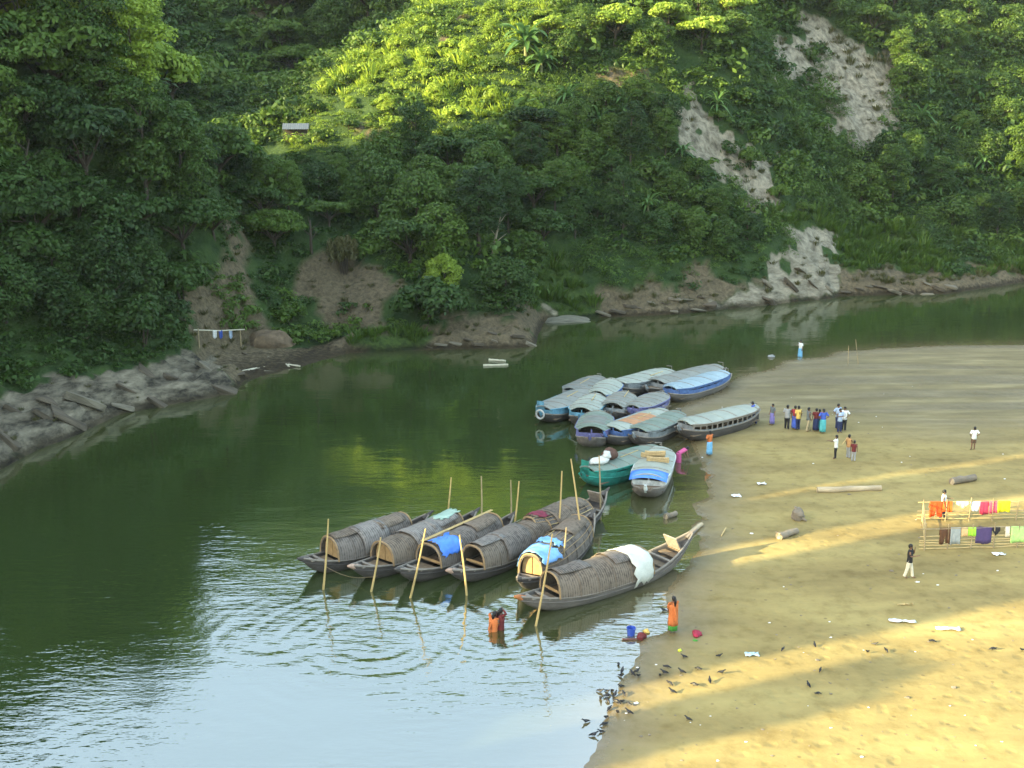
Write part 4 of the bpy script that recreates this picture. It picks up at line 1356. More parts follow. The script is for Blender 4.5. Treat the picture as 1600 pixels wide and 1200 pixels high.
HOODS = {}
PINKWOOD = mat('worn pale bow wood', (0.45, 0.30, 0.22), 0.7, 0.35, 5)
ORANGEWOOD = mat('orange painted bow', (0.45, 0.16, 0.05), 0.6, 0.3, 5)
CB1 = canopy_boat('covered boat with a half open tan door, farthest out in the river', (474, 902), (668, 838), 0.20, 0.80, panel=True, board=False)
CB2 = canopy_boat('covered boat with closed tan doors between the outermost boat and the blue patched hood', (552, 914), (742, 833), 0.22, 0.82, 1.55, 1.1, MATTING_B, panel=True, board=False, tips=PINKWOOD)
CB3 = canopy_boat('covered boat with an open dark hood patched with bright blue plastic', (624, 919), (800, 838), 0.24, 0.82, 1.55, 1.12, board=False, cane=0)
CB4 = canopy_boat('covered boat with an open brown hood and pale bow tips', (704, 921), (890, 828), 0.17, 0.72, 1.6, 1.12, MATTING_B, tips=PINKWOOD)
CB5 = canopy_boat('covered boat with tan doors and a light blue cloth behind the nearest boat', (812, 935), (925, 836), 0.13, 0.80, 1.6, 1.15, panel=True, cane=9, board=False)
CB6 = canopy_boat('covered boat with a slatted hood and pale rail, rearmost of the covered boats', (812, 866), (945, 800), 0.10, 0.68, 1.7, 1.1, cane=11)
CB7 = canopy_boat('nearest covered boat with a white sheet over its hood and a long raised stern', (812, 964), (1078, 876), 0.16, 0.68, 1.72, 1.12, MATTING_B, HULL_GREY, tips=ORANGEWOOD, stern=0.95)

def hood_cloth(boat_label, q0, q1, a0, a1, material, name, label, cat, lift=0.10, seed=0):
    """a sheet lying over a boat's hood from length q0 to q1 and round the arch from a0 to a1 (0 near side, 1 far side)"""
    root, hl, L, c0, c1, hood = HOODS[boat_label]
    rs_ = np.random.RandomState(seed)
    rows = []
    n, m_ = 9, 15
    e0, e1 = rs_.uniform(-0.03, 0.03, m_), rs_.uniform(-0.03, 0.03, m_)
    f0, f1 = rs_.uniform(-0.03, 0.03, n), rs_.uniform(-0.03, 0.03, n)
    for i in range(n):
        row = []
        for j in range(m_):
            q = (q0 + e0[j]) + ((q1 + e1[j]) - (q0 + e0[j])) * i / (n - 1)
            al = (a0 + f0[i]) + ((a1 + f1[i]) - (a0 + f0[i])) * j / (m_ - 1)
            u = c0 + (c1 - c0) * q
            w = hl.half(u) * 1.02 + 0.03
            jj = 2 * q - 1
            hh = hood * (1 - 0.12 * jj * jj)
            a = math.pi * min(max(al, -0.06), 1.06)
            k = lift + 0.02 * rs_.uniform(-1, 1)
            ca, sa = math.cos(a), math.sin(a)
            row.append((u * L, -(w + k) * math.copysign(abs(ca) ** 0.8, ca), hl.sheer(u) - 0.02 + (hh + k) * math.copysign(abs(sa) ** 0.85, sa)))
        rows.append(row)
    top = MB().loft(rows, closed=False)
    o = top.build(name, material)
    so = o.modifiers.new('thick', 'SOLIDIFY'); so.thickness = 0.02; so.offset = 1
    o.location, o.rotation_euler = root.location, root.rotation_euler
    return tag(o, label, cat)

BLUE_T = mat('blue plastic sheet', (0.07, 0.22, 0.72), 0.35, 0.25, 3, 0.3)
LBLUE_T = mat('light blue sheet', (0.20, 0.42, 0.80), 0.5, 0.3, 3, 0.3)
WHITE_T = mat('white sheet', (0.55, 0.56, 0.49), 0.7, 0.12, 3, 0.5)
MAROON = mat('maroon cloth', (0.20, 0.03, 0.055), 0.85, 0.35, 5, 0.3)
names = list(HOODS)
hood_cloth(names[2], 0.05, 0.30, 0.14, 0.52, BLUE_T, 'plastic_sheet', 'bright blue plastic patch on the hood of a covered boat', 'plastic sheet', seed=1)
hood_cloth(names[4], 0.03, 0.26, 0.16, 0.92, LBLUE_T, 'blue_cloth', 'light blue cloth laid across the front of a slatted hood', 'cloth', 0.12, seed=2)
hood_cloth(names[4], 0.30, 0.40, 0.30, 0.66, LBLUE_T, 'blue_cloth', 'narrow light blue cloth strip behind the larger blue cloth on a hood', 'cloth', 0.13, seed=3)
hood_cloth(names[5], 0.08, 0.24, 0.36, 0.72, MAROON, 'maroon_cloth', 'maroon cloth on top of the rearmost slatted hood', 'cloth', 0.12, seed=4)
hood_cloth(names[6], 0.76, 0.98, -0.02, 0.97, WHITE_T, 'white_sheet', 'white sheet hanging over the rear of the nearest hood', 'sheet', 0.11, seed=5)
hood_cloth(names[1], 0.74, 0.99, 0.40, 0.80, mat('pale green sheet', (0.30, 0.42, 0.34), 0.6, 0.2, 3), 'plastic_sheet', 'faded pale green sheet over the rear of a hood with closed doors', 'plastic sheet', seed=6)

# ---- poles standing in the river bed and laid on the boats
POLES = [((505, 921), (513, 811), 'bamboo pole in front of the outermost covered boat'),
         ((580, 924), (595, 840), 'short bamboo pole at the bow of the boat with closed tan doors'),
         ((641, 934), (665, 826), 'leaning bamboo pole at the bow of the blue patched boat'),
         ((729, 930), (718, 836), 'bamboo pole leaning away at the bow with pale tips'),
         ((695, 836), (705, 746), 'bamboo pole behind the boat with closed tan doors'),
         ((752, 840), (752, 744), 'thin upright brown pole behind the blue patched boat'),
         ((798, 838), (798, 750), 'thinner left one of two poles behind the brown hood'),
         ((801, 842), (811, 752), 'leaning right one of two poles behind the brown hood'),
         ((871, 850), (878, 736), 'straight bamboo pole before the rearmost slatted hood'),
         ((911, 862), (892, 717), 'tallest yellow bamboo pole leaning beside the slatted hoods'),
         ((938, 812), (936, 712), 'pole at the stern of the rearmost covered boat'),
         ((837, 978), (863, 834), 'long yellow bamboo pole leaning before the nearest covered boat'),
         ((876, 900), (885, 824), 'grey pole standing at the hood of the nearest covered boat')]
BAMBOO_G = mat('old bamboo', (0.30, 0.235, 0.13), 0.6, 0.3, 3, 0.15)
for i, (b_, t_, lab) in enumerate(POLES):
    p = on_z(*b_)
    q = at_depth(t_[0], t_[1], p[1] + rng.uniform(-0.2, 0.2))
    d = (q - p)
    mb = MB()
    k = 9
    path = [p - d * 0.10 + d * 1.10 * j / k for j in range(k + 1)]
    mid = np.array((0.03, 0, 0))
    path = [c + mid * math.sin(math.pi * j / k) for j, c in enumerate(path)]
    o = MB().tube(path, [0.055 - 0.022 * j / k for j in range(k + 1)], 7).build('bamboo_pole', BAMBOO_G if i in (5, 6, 10, 12) else BAMBOO)
    tag(o, lab, 'pole', 'bamboo poles standing among the moored boats')
# canes laid on the blue patched hood
r3, h3, L3, c03, c13, hd3 = HOODS[names[2]]
for k in range(2):
    o = MB().tube([(c03 * L3 + 0.1, 0.45 + 0.09 * k, h3.sheer(0.3) + 1.03), (c13 * L3 + 0.3, 0.3 + 0.09 * k, h3.sheer(0.7) + 1.16)], [0.035, 0.028], 6).build('bamboo_pole', BAMBOO)
    o.location, o.rotation_euler = r3.location, r3.rotation_euler
    tag(o, ('left' if k else 'right') + ' one of two bamboo poles lying along the blue patched hood', 'pole')

# mooring line between the two outermost boats
pa, pb = on_z(500, 880, 0.5), on_z(590, 900, 0.55)
o = MB().tube([pa + (pb - pa) * f - np.array((0, 0, 0.35 * math.sin(math.pi * f))) for f in np.linspace(0, 1, 9)], 0.014, 5).build('mooring_rope', ROPE)
tag(o, 'thin mooring rope sagging between the two outermost covered boats', 'rope')

# ---- motor boats with flat cabins
def paint(name, col, rough=0.5):
    return mat(name, col, rough + 0.15, 0.55, 2.2, 0.3, 9)

ROOF_GREY = mat('grey tin roof', (0.21, 0.22, 0.195), 0.55, 0.2, 1.4, 0.15, 6)
ROOF_GREEN = mat('grey green roof', (0.17, 0.215, 0.175), 0.6, 0.22, 1.4, 0.15, 6)
ROOF_PALE = mat('pale roof', (0.30, 0.33, 0.28), 0.55, 0.18, 1.4, 0.12, 6)
ROOF_BLUE = mat('pale blue roof', (0.27, 0.36, 0.40), 0.5, 0.18, 1.4, 0.12, 6)
ROOF_DARK = mat('dark roof', (0.17, 0.18, 0.16), 0.6, 0.25, 1.4, 0.15, 6)
P_BLUE = paint('blue paint', (0.07, 0.135, 0.31))
P_LBLUE = paint('light blue paint', (0.11, 0.27, 0.36))
P_TEAL = paint('teal paint', (0.02, 0.22, 0.17))
P_WHITE = paint('off white paint', (0.50, 0.54, 0.52))
P_PURPLE = paint('violet blue paint', (0.13, 0.13, 0.28))
P_GREY = paint('grey paint', (0.21, 0.23, 0.23))
P_TERRA = mat('orange brown roof patch', (0.42, 0.21, 0.10), 0.7, 0.2, 2)
TYRE = mat('tyre rubber', (0.03, 0.03, 0.03), 0.8, 0.3, 6)
PALE_RING = mat('pale ring', (0.45, 0.45, 0.42), 0.6, 0.2, 5)
GLASS_DARK = mat('dark opening cloth', (0.02, 0.02, 0.025), 0.9, 0.3, 4)

def motor_boat(label, bow_px, stern_px, B=2.0, roof=ROOF_GREY, side=P_BLUE, hullm=None, c0=0.10, c1=0.92, high=0.58, posts=6, front=None, ring=False, open_side=False, H=0.43, camber=0.16, z=0.0, bow=0.35, patch=None):
    hullm = hullm or HULL_DARK
    root, L = place_boat('cabin_boat', label, bow_px, stern_px, 'cabin boats drawn up at the far end of the beach', z)
    hl = Hull(L, B * 0.65, H, bow, 0.45, 0.28, 4.2, 0.36)
    hl.shell().build('hull', hullm, root)
    for sd in (-1, 1):
        hl.rail(sd, 0, 0.05).build('gunwale', RAIL if side is not P_TEAL else P_TEAL, root)
    roof_z = lambda u: hl.sheer(0.5) + high + 0.10 * (2 * u - 1) ** 2
    def hw(u):
        return hl.half(u) * 1.0 + 0.10
    rings = []
    n = 15
    for i in range(n):
        u = c0 + (c1 - c0) * i / (n - 1)
        e = min(1.0, 0.86 + 0.14 * min(i, n - 1 - i) / 2.0)
        w, zr = hw(u) * e, roof_z(u)
        top = [(u * L, w * (k / 4 - 1), zr + camber * (1 - (k / 4 - 1) ** 2)) for k in range(9)]
        bot = [(p[0], p[1] * 0.985, p[2] - 0.06) for p in top[::-1]]
        rings.append(top + bot)
    rf = MB().loft(rings).build('roof', roof, root)
    for sd in (-1, 1):
        pts = []
        for i in range(n):
            u = c0 + (c1 - c0) * i / (n - 1)
            e = min(1.0, 0.86 + 0.14 * min(i, n - 1 - i) / 2.0)
            pts.append((u * L, sd * hw(u) * e, roof_z(u) - 0.02))
        MB().tube(pts, 0.035, 5).build('roof_edge', side if not open_side else RAIL, rf)
    # battens across the roof, a coil of rope and a few boards left on it
    for k in range(6):
        u = c0 + 0.06 + (c1 - c0 - 0.12) * k / 5
        w = hw(u) * 0.93
        MB().tube([(u * L, w * (q / 4 - 1), roof_z(u) + 0.012 + camber * (1 - (0.93 * (q / 4 - 1)) ** 2)) for q in range(9)], 0.022, 5).build('batten', RAIL if k % 2 else roof, rf)
    if rng.rand() < 0.6:
        u = c0 + (c1 - c0) * rng.uniform(0.5, 0.8)
        yy = rng.uniform(-0.4, 0.4) * hw(u)
        MB().tube([(u * L - 0.9, yy, roof_z(u) + camber + 0.02), (u * L + 0.9, yy + 0.15, roof_z(u) + camber + 0.02)], 0.03, 5).build('punt_pole', BAMBOO, rf)
    # side boards below the openings, posts between them
    lowh = 0.32 if not open_side else 0.10
    for sd in (-1, 1):
        wall = []
        for i in range(n):
            u = c0 + 0.02 + (c1 - c0 - 0.04) * i / (n - 1)
            y = sd * (hl.half(u) + 0.015)
            zb, zt = hl.sheer(u) + 0.02, hl.sheer(u) + lowh
            wall.append([(u * L, y, zb), (u * L, y, zt), (u * L, y - sd * 0.04, zt), (u * L, y - sd * 0.04, zb)])
        MB().loft(wall).build('side_panel', side, root, False)
        head = []
        for i in range(n):
            u = c0 + 0.02 + (c1 - c0 - 0.04) * i / (n - 1)
            y = sd * (hl.half(u) + 0.012)
            zt = roof_z(u) - 0.03
            head.append([(u * L, y, zt - 0.16), (u * L, y, zt), (u * L, y - sd * 0.04, zt), (u * L, y - sd * 0.04, zt - 0.16)])
        MB().loft(head).build('head_rail', side if not open_side else RAIL, root, False)
        for i in range(posts):
            u = c0 + 0.03 + (c1 - c0 - 0.06) * i / (posts - 1)
            y = sd * (hl.half(u) - 0.01)
            zb, zt = hl.sheer(u), roof_z(u) - 0.02
            MB().box((u * L, y, (zb + zt) / 2), (0.10 if not open_side else 0.075, 0.055, zt - zb)).build('post', side if not open_side else RAIL, root, False)
    # front frame with two openings, bench inside, fore deck
    u = c0 + 0.025
    zb, zt = hl.sheer(u) - 0.05, roof_z(u)
    w = hl.half(u)
    for yy in (-0.92, 0.0, 0.92):
        MB().box((u * L, yy * w, (zb + zt) / 2), (0.06, 0.09, zt - zb)).build('post', front or side, root, False)
    MB().box((u * L - 0.01, 0, zb + 0.16), (0.07, 2 * w * 0.96, 0.36)).build('front_panel', front or side, root, False)
    if front:
        MB().box((u * L - 0.02, w * 0.48, zb + 0.5), (0.05, w * 0.82, 0.75)).build('front_panel', front, root, False)
    MB().box((L * 0.5, 0, hl.sheer(0.5) - 0.12), ((c1 - c0) * L * 0.95, 2 * hl.half(0.5) * 0.86, 0.05)).build('floor', PLANK, root, False)
    for k in range(3):
        uu = c0 + 0.2 + 0.22 * k
        MB().box((uu * L, 0, hl.sheer(0.5) + 0.16), (0.3, 2 * hl.half(uu) * 0.8, 0.05)).build('bench', PLANK, root, False)
    for k in range(3):
        uu = 0.03 + c0 * 0.3 * k
        MB().box((uu * L + 0.1, 0, hl.sheer(uu) - 0.05), (c0 * L * 0.28, 2 * hl.half(uu) - 0.06, 0.05)).build('plank', PLANK, root, False)
    MB().tube([(0.2, 0, hl.sheer(0.02) - 0.2), (-0.02, 0, hl.sheer(0.0)), (-0.10, 0, hl.sheer(0) + 0.22)], [0.12, 0.11, 0.07], 7).build('bow_post', side, root)
    # rudder and its tiller
    MB().box((L + 0.12, 0, 0.25), (0.42, 0.05, 0.95)).build('rudder', hullm, root, False)
    MB().tube([(L + 0.1, 0, 0.7), (L + 0.05, 0, hl.sheer(1) + 0.35), (L - 0.6, 0, hl.sheer(1) + 0.5)], 0.035, 6).build('tiller', RAIL, root)
    if ring:
        pts = [(-0.10, 0.30 * math.cos(a), hl.sheer(0) - 0.05 + 0.30 * math.sin(a)) for a in np.linspace(0, 2 * math.pi, 17)]
        MB().tube(pts, 0.07, 6).build('life_ring', PALE_RING, root)
    if patch:
        pr = []
        for i in range(6):
            u = 0.30 + 0.38 * i / 5
            w = hw(u) * 0.62
            pr.append([(u * L, w * (k / 3 - 1), roof_z(u) + 0.012 + camber * (1 - (0.62 * (k / 3 - 1)) ** 2)) for k in range(7)] + [(u * L, w * (1 - k / 3), roof_z(u) + 0.003 + camber * (1 - (0.62 * (1 - k / 3)) ** 2)) for k in range(7)])
        MB().loft(pr).build('roof_mat', patch, rf)
    ROOFS[label] = (root, hl, L, roof_z, hw, camber)
    return root

ROOFS = {}
motor_boat('light blue cabin boat with a pale bow ring, outermost of the cabin boats', (845, 663), (925, 628), 2.1, ROOF_GREY, P_LBLUE, c0=0.04, ring=True, posts=5, front=P_LBLUE)
motor_boat('grey roofed cabin boat just behind the one with the bow ring', (888, 632), (938, 609), 1.9, ROOF_DARK, P_GREY, c0=0.04, posts=5)
motor_boat('cabin boat with a rounded white roof and blue side, middle of the back row', (930, 641), (958, 616), 2.0, ROOF_PALE, P_BLUE, c0=0.08, posts=5, camber=0.3)
motor_boat('cabin boat with a rounded pale roof between the ring bowed boat and the violet one', (905, 668), (932, 640), 2.1, ROOF_PALE, P_LBLUE, c0=0.1, posts=5, camber=0.28, front=None)
motor_boat('violet sided cabin boat with a worn patch on its rounded roof, nearest in the raft', (921, 702), (936, 668), 2.2, ROOF_GREEN, P_PURPLE, HULL_GREY, c0=0.16, posts=5, camber=0.3, patch=ROOF_DARK)
motor_boat('dark sided cabin boat with a domed grey roof in the middle of the raft', (954, 660), (978, 637), 2.0, ROOF_GREY, P_GREY, c0=0.1, posts=5, camber=0.28)
motor_boat('cabin boat with a grey roof and violet blue side behind the orange roofed one', (986, 660), (1036, 636), 1.9, ROOF_GREY, P_PURPLE, c0=0.03, posts=6)
motor_boat('long cabin boat with an orange brown mat on its pale roof', (945, 698), (1042, 662), 2.0, ROOF_PALE, P_BLUE, c0=0.1, posts=8, patch=P_TERRA)
motor_boat('grey cabin boat with a torn side cloth beside the long beached boat', (990, 699), (1062, 666), 2.0, ROOF_GREEN, P_GREY, c0=0.07, posts=6)
motor_boat('flat pale roofed cabin boat at the back left of the raft', (965, 620), (1048, 596), 2.1, ROOF_PALE, P_GREY, c0=0.04, posts=7, camber=0.08)
motor_boat('long open sided boat with a grey roof, farthest out of all', (1010, 621), (1128, 590), 2.2, ROOF_GREY, P_GREY, HULL_DARK, c0=0.12, posts=9, open_side=True)
motor_boat('long boat with a pale blue roof and blue awning at its front', (1040, 630), (1136, 600), 2.0, ROOF_BLUE, P_BLUE, HULL_GREY, c0=0.06, posts=8)
motor_boat('long dark hulled boat beached on the sand with a row of open windows', (1060, 690), (1180, 660), 1.8, ROOF_PALE, P_GREY, HULL_DARK, c0=0.06, c1=0.97, posts=14, open_side=True, H=0.55, z=0.12, high=0.58)
motor_boat('teal painted cabin boat carrying a white sack on its roof', (912, 763), (1032, 722), 2.0, ROOF_GREEN, P_TEAL, P_TEAL, c0=0.04, posts=6, front=P_TEAL)
motor_boat('small pale boat with a blue front awning and cane bundles on its roof', (1008, 784), (1032, 724), 2.0, ROOF_PALE, P_WHITE, HULL_GREY, c0=0.16, posts=7, open_side=False, front=None, camber=0.2)

def on_roof(label, q, y):
    root, hl, L, rz_, hw, cam_ = ROOFS[label]
    u = q
    w = hw(u)
    v = Vector((u * L, y * w, rz_(u) + cam_ * (1 - y * y)))
    M = Matrix.Translation(root.location) @ Matrix.Rotation(root.rotation_euler.z, 4, 'Z')
    return M @ v, root.rotation_euler.z

rl = list(ROOFS)
def lumpy(seed, amp=0.14):
    rs_ = np.random.RandomState(seed)
    a, b, c = rs_.normal(size=(3, 3))
    return lambda d: 1 + amp * math.sin(3 * (d.x * a[0] + d.y * a[1] + d.z * a[2])) + amp * 0.6 * math.sin(6 * (d.x * b[0] + d.y * b[1] + d.z * b[2]))

SACK = mat('white sack', (0.58, 0.58, 0.54), 0.8, 0.12, 4, 0.3)
p, rz_ = on_roof(rl[13], 0.20, 0.0)
o = MB().ball((0, 0, 0.16), (0.75, 0.42, 0.20), 14, 9, lumpy(1)).build('sack', SACK); o.location = p; o.rotation_euler.z = rz_
tag(o, 'flat white sack lying on the roof of the teal boat', 'sack')
p, rz_ = on_roof(rl[13], 0.26, -0.1)
o = MB().ball((0, 0, 0.42), (0.26, 0.24, 0.26), 12, 8, lumpy(2)).build('sack', SACK); o.location = p; o.rotation_euler.z = rz_
tag(o, 'small upright white bundle on top of the flat white sack', 'sack')
p, rz_ = on_roof(rl[13], 0.34, 0.15)
o = MB().ball((0, 0, 0.30), (0.50, 0.42, 0.34), 14, 9, lumpy(3)).build('basket', mat('brown basket', (0.10, 0.05, 0.035), 0.8, 0.4, 5, 0.4)); o.location = p; o.rotation_euler.z = rz_
tag(o, 'dark brown basket beside the white sack on the teal boat', 'basket')
STRAW = mat('cane bundle', (0.46, 0.34, 0.17), 0.85, 0.35, 5, 0.5, stretch=(0.3, 4, 4))
for k, (q, yy, zz, ln) in enumerate([(0.52, -0.2, 0.12, 1.3), (0.62, 0.15, 0.12, 1.4), (0.58, 0.0, 0.34, 1.2)]):
    p, rz_ = on_roof(rl[14], q, yy)
    mb = MB()
    for j in range(9):
        a, r_ = 2.4 * j, 0.15 * math.sqrt(j / 9)
        mb.tube([(-0.05 * (j % 3), -ln / 2, r_ * math.cos(a)), (0.03 * (j % 2), ln / 2, r_ * math.sin(a) * 0.9)], 0.07, 5)
        mb.v = mb.v
    o = mb.build('cane_bundle', STRAW); o.location = p + Vector((0, 0, zz)); o.rotation_euler.z = rz_ + 0.1 * k
    tag(o, ['front tan cane bundle lying across the roof of the pale boat', 'rear tan cane bundle lying across the roof of the pale boat', 'tan cane bundle stacked on top of the two others'][k], 'bundle')
root, hl, L, rz_, hw, cam_ = ROOFS[rl[14]]
aw = []
for i in range(5):
    x = L * (0.16 - 0.03 + 0.035 * i)
    aw.append([(x, hw(0.2) * (k / 4 - 1) * 1.02, rz_(0.2) + 0.03 + 0.2 * (1 - (k / 4 - 1) ** 2) - 0.10 * max(0, 2 - i)) for k in range(9)])
o = MB().loft(aw, closed=False).build('awning', BLUE_T, root)
m_ = o.modifiers.new('thick', 'SOLIDIFY'); m_.thickness = 0.02

# logs, poles and a rope in the shallows beside the boats
LOGM = mat('driftwood', (0.20, 0.165, 0.12), 0.9, 0.4, 3, 0.5, stretch=(0.3, 1, 1))
LOGP = mat('pale driftwood', (0.42, 0.34, 0.22), 0.9, 0.35, 3, 0.5, stretch=(0.3, 1, 1))

def log(p, q, r, name, label, m=LOGM, lift=0.6, stubs=0, taper=0.85):
    p, q = np.array(p, float), np.array(q, float)
    d = q - p
    L = np.linalg.norm(d)
    root = thing(name, label, 'log', p, math.atan2(d[1], d[0]))
    k = 8
    rs_ = np.random.RandomState(int(abs(p[0] * 100) + L * 10))
    dz = q[2] - p[2]
    path = [(L * j / k, rs_.uniform(-0.25, 0.25) * r, r * lift + dz * j / k + rs_.uniform(-0.1, 0.1) * r) for j in range(k + 1)]
    rad = [r * (1 + (taper - 1) * j / k) * rs_.uniform(0.92, 1.08) for j in range(k + 1)]
    MB().tube(path, rad, 11).build('bark', m, root)
    MB().tube([(-0.012, 0, r * lift), (0.02, 0, r * lift)], [r * 0.86, r * 0.86], 11).build('cut_end', LOGP, root)
    for j in range(stubs):
        x = L * (0.06 + 0.05 * j)
        MB().tube([(x, 0, r), (x - 0.2, (j - 0.5) * 0.9 * r * 2, r * 1.6 + 0.05 * j)], [r * 0.3, r * 0.12], 6).build('stub', m, root)
    return root

# ------------------------------------------------------------------ people
SKIN = mat('brown skin', (0.16, 0.085, 0.05), 0.55, 0.12, 6, 0)
HAIR = mat('black hair', (0.008, 0.007, 0.007), 0.5, 0.3, 8, 0)
CLOTH = {}

def cloth(name, col):
    if name not in CLOTH:
        CLOTH[name] = mat(name + ' cloth', col, 0.85, 0.18, 7, 0.25, 14)
    return CLOTH[name]

WHITE = cloth('white', (0.72, 0.73, 0.70)); BLACK = cloth('black', (0.015, 0.015, 0.018)); NAVY = cloth('navy', (0.02, 0.03, 0.09))
GREYC = cloth('grey', (0.28, 0.29, 0.29)); CREAM = cloth('cream', (0.60, 0.55, 0.42)); REDC = cloth('red', (0.32, 0.03, 0.04))
ORANGE = cloth('orange', (0.52, 0.15, 0.04)); SKY = cloth('sky blue', (0.16, 0.40, 0.62)); TURQ = cloth('turquoise', (0.08, 0.38, 0.40))
BLUEC = cloth('blue', (0.05, 0.10, 0.42)); YELLOWC = cloth('yellow', (0.70, 0.48, 0.12)); PINK = cloth('pink', (0.55, 0.10, 0.26))
GREENC = cloth('green', (0.06, 0.26, 0.04)); DKRED = cloth('dark red', (0.13, 0.02, 0.02)); LBLUE = cloth('light blue', (0.38, 0.48, 0.62))
BROWNC = cloth('brown', (0.13, 0.08, 0.05)); VIOLET = cloth('violet', (0.18, 0.16, 0.40)); KHAKI = cloth('khaki', (0.36, 0.30, 0.18)); SLATE = cloth('slate', (0.12, 0.14, 0.15))
TAN = cloth('tan', (0.42, 0.24, 0.10))

def joints(pose):
    """skeleton of a 1.65 m person facing -Y"""
    J = {}
    bend = pose.get('bend', 0.0)          # forward lean of the upper body, radians
    cb, sb = math.cos(bend), math.sin(bend)
    hip = Vector((0, 0, 0.86))
    up = lambda h, x=0.0, f=0.0: hip + Vector((x, -(h * sb) - f * cb, h * cb - f * sb))
    J['hip'], J['waist'], J['chest'], J['neck'], J['head'], J['top'] = hip, up(0.14), up(0.36), up(0.555), up(0.635, 0, 0.01), up(0.765, 0, 0.0)
    J['nose'] = up(0.655, 0, 0.118)
    st_ = pose.get('stride', 0.0)
    for s, nm in ((1, 'l'), (-1, 'r')):
        sp = pose.get('spread', 0.09)
        f = st_ * s
        J['hip' + nm] = Vector((0.085 * s, 0, 0.82))
        J['knee' + nm] = Vector((sp * s, -0.5 * f - 0.02, 0.45))
        J['ank' + nm] = Vector((sp * s * 1.1, -f, 0.075 + max(0, -f) * 0.1))
        J['toe' + nm] = Vector((sp * s * 1.25, -f - 0.15, 0.035 + max(0, -f) * 0.02))
        J['sho' + nm] = up(0.505, 0.175 * s)
        a = pose.get('arm' + nm, 'down')
        if a == 'down':
            e, h = up(0.25, 0.235 * s, -0.03), up(0.015, 0.25 * s, 0.06)
        elif a == 'fold':
            e, h = up(0.25, 0.24 * s, 0.02), up(0.30, -0.05 * s, 0.20)
        elif a == 'hip':
            e, h = up(0.28, 0.34 * s, -0.08), up(0.10, 0.17 * s, 0.04)
        elif a == 'front':
            e, h = up(0.27, 0.22 * s, 0.08), up(0.32, 0.13 * s, 0.31)
        elif a == 'reach':
            e, h = up(0.40, 0.26 * s, 0.20), up(0.42, 0.22 * s, 0.46)
        elif a == 'face':
            e, h = up(0.27, 0.21 * s, 0.12), up(0.55, 0.09 * s, 0.17)
        elif a == 'head':
            e, h = up(0.62, 0.30 * s, 0.08), up(0.74, 0.08 * s, 0.05)
        elif a == 'back':
            e, h = up(0.26, 0.25 * s, -0.12), up(0.10, 0.06 * s, -0.16)
        elif a == 'low':
            e, h = up(0.26, 0.22 * s, 0.10), up(0.06, 0.12 * s, 0.24)
        J['elb' + nm], J['wri' + nm] = e, h
    return J

def body_mesh(J):
    vs, es, rad = [], [], []
    def v(p, r):
        vs.append(tuple(p)); rad.append(r if hasattr(r, '__len__') else (r, r)); return len(vs) - 1
    def chain(i, *pts):
        for p, r in pts:
            k = v(p, r); es.append((i, k)); i = k
        return i
    root = v(J['hip'], (0.135, 0.10))
    neck = chain(root, (J['waist'], (0.115, 0.085)), (J['chest'], (0.145, 0.10)), (J['chest'].lerp(J['neck'], 0.75), (0.10, 0.07)), (J['neck'], (0.05, 0.05)))
    chest = 2
    head = chain(neck, (J['neck'].lerp(J['head'], 0.6), (0.060, 0.062)), (J['head'], (0.076, 0.088)))
    chain(head, (J['top'], (0.058, 0.068)))
    chain(head, (J['nose'], 0.014))
    for s, nm in ((1, 'l'), (-1, 'r')):
        side = (J['sho' + nm] - J['chest']) * 0
        ear = J['head'] + Vector((0.088 * s, 0.012, 0.0))
        chain(head, (ear, 0.016))
        w = chain(2, (J['sho' + nm], 0.056), (J['sho' + nm].lerp(J['elb' + nm], 0.5), 0.046), (J['elb' + nm], 0.036), (J['elb' + nm].lerp(J['wri' + nm], 0.4), 0.034), (J['wri' + nm], 0.024))
        d = (J['wri' + nm] - J['elb' + nm]).normalized()
        across = d.cross(Vector((0, 0, 1)) if abs(d.z) < 0.8 else Vector((0, -1, 0)))
        across = across.normalized()
        curl = d.cross(across).normalized() * s
        palm = chain(w, (J['wri' + nm] + d * 0.055, (0.034, 0.022)))
        for f_, (off, ln) in enumerate(((-0.030, 0.060), (-0.010, 0.072), (0.010, 0.068), (0.030, 0.052))):
            b = J['wri' + nm] + d * 0.085 + across * off
            chain(palm, (b, 0.0095), (b + d * ln * 0.5 + curl * 0.006, 0.0085), (b + d * ln + curl * 0.022, 0.007))
        chain(w, (J['wri' + nm] + d * 0.04 - across * 0.045 + curl * 0.01, 0.010), (J['wri' + nm] + d * 0.075 - across * 0.055 + curl * 0.02, 0.008))
        a = chain(root, (J['hip' + nm], 0.092), (J['hip' + nm].lerp(J['knee' + nm], 0.5), 0.078), (J['knee' + nm], 0.054), (J['knee' + nm].lerp(J['ank' + nm], 0.35), 0.054), (J['ank' + nm], 0.034))
        chain(a, (J['toe' + nm].lerp(J['ank' + nm], 0.25) + Vector((0, 0, -0.012)), (0.04, 0.026)), (J['toe' + nm], (0.038, 0.02)))
    me = bpy.data.meshes.new('body')
    me.from_pydata(vs, es, [])
    o = bpy.data.objects.new('body', me)
    COL.objects.link(o)
    sk = o.modifiers.new('skin', 'SKIN')
    sk.branch_smoothing = 0.6
    for d_, r in zip(me.skin_vertices[0].data, rad):
        d_.radius = r
    me.skin_vertices[0].data[0].use_root = True
    ss = o.modifiers.new('sub', 'SUBSURF'); ss.levels = 1; ss.render_levels = 1
    dg = bpy.context.evaluated_depsgraph_get()
    out = bpy.data.meshes.new_from_object(o.evaluated_get(dg))
    out.materials.clear()
    out.materials.append(SKIN)
    out.polygons.foreach_set('use_smooth', [True] * len(out.polygons))
    bpy.data.objects.remove(o)
    return out

BODIES = {}

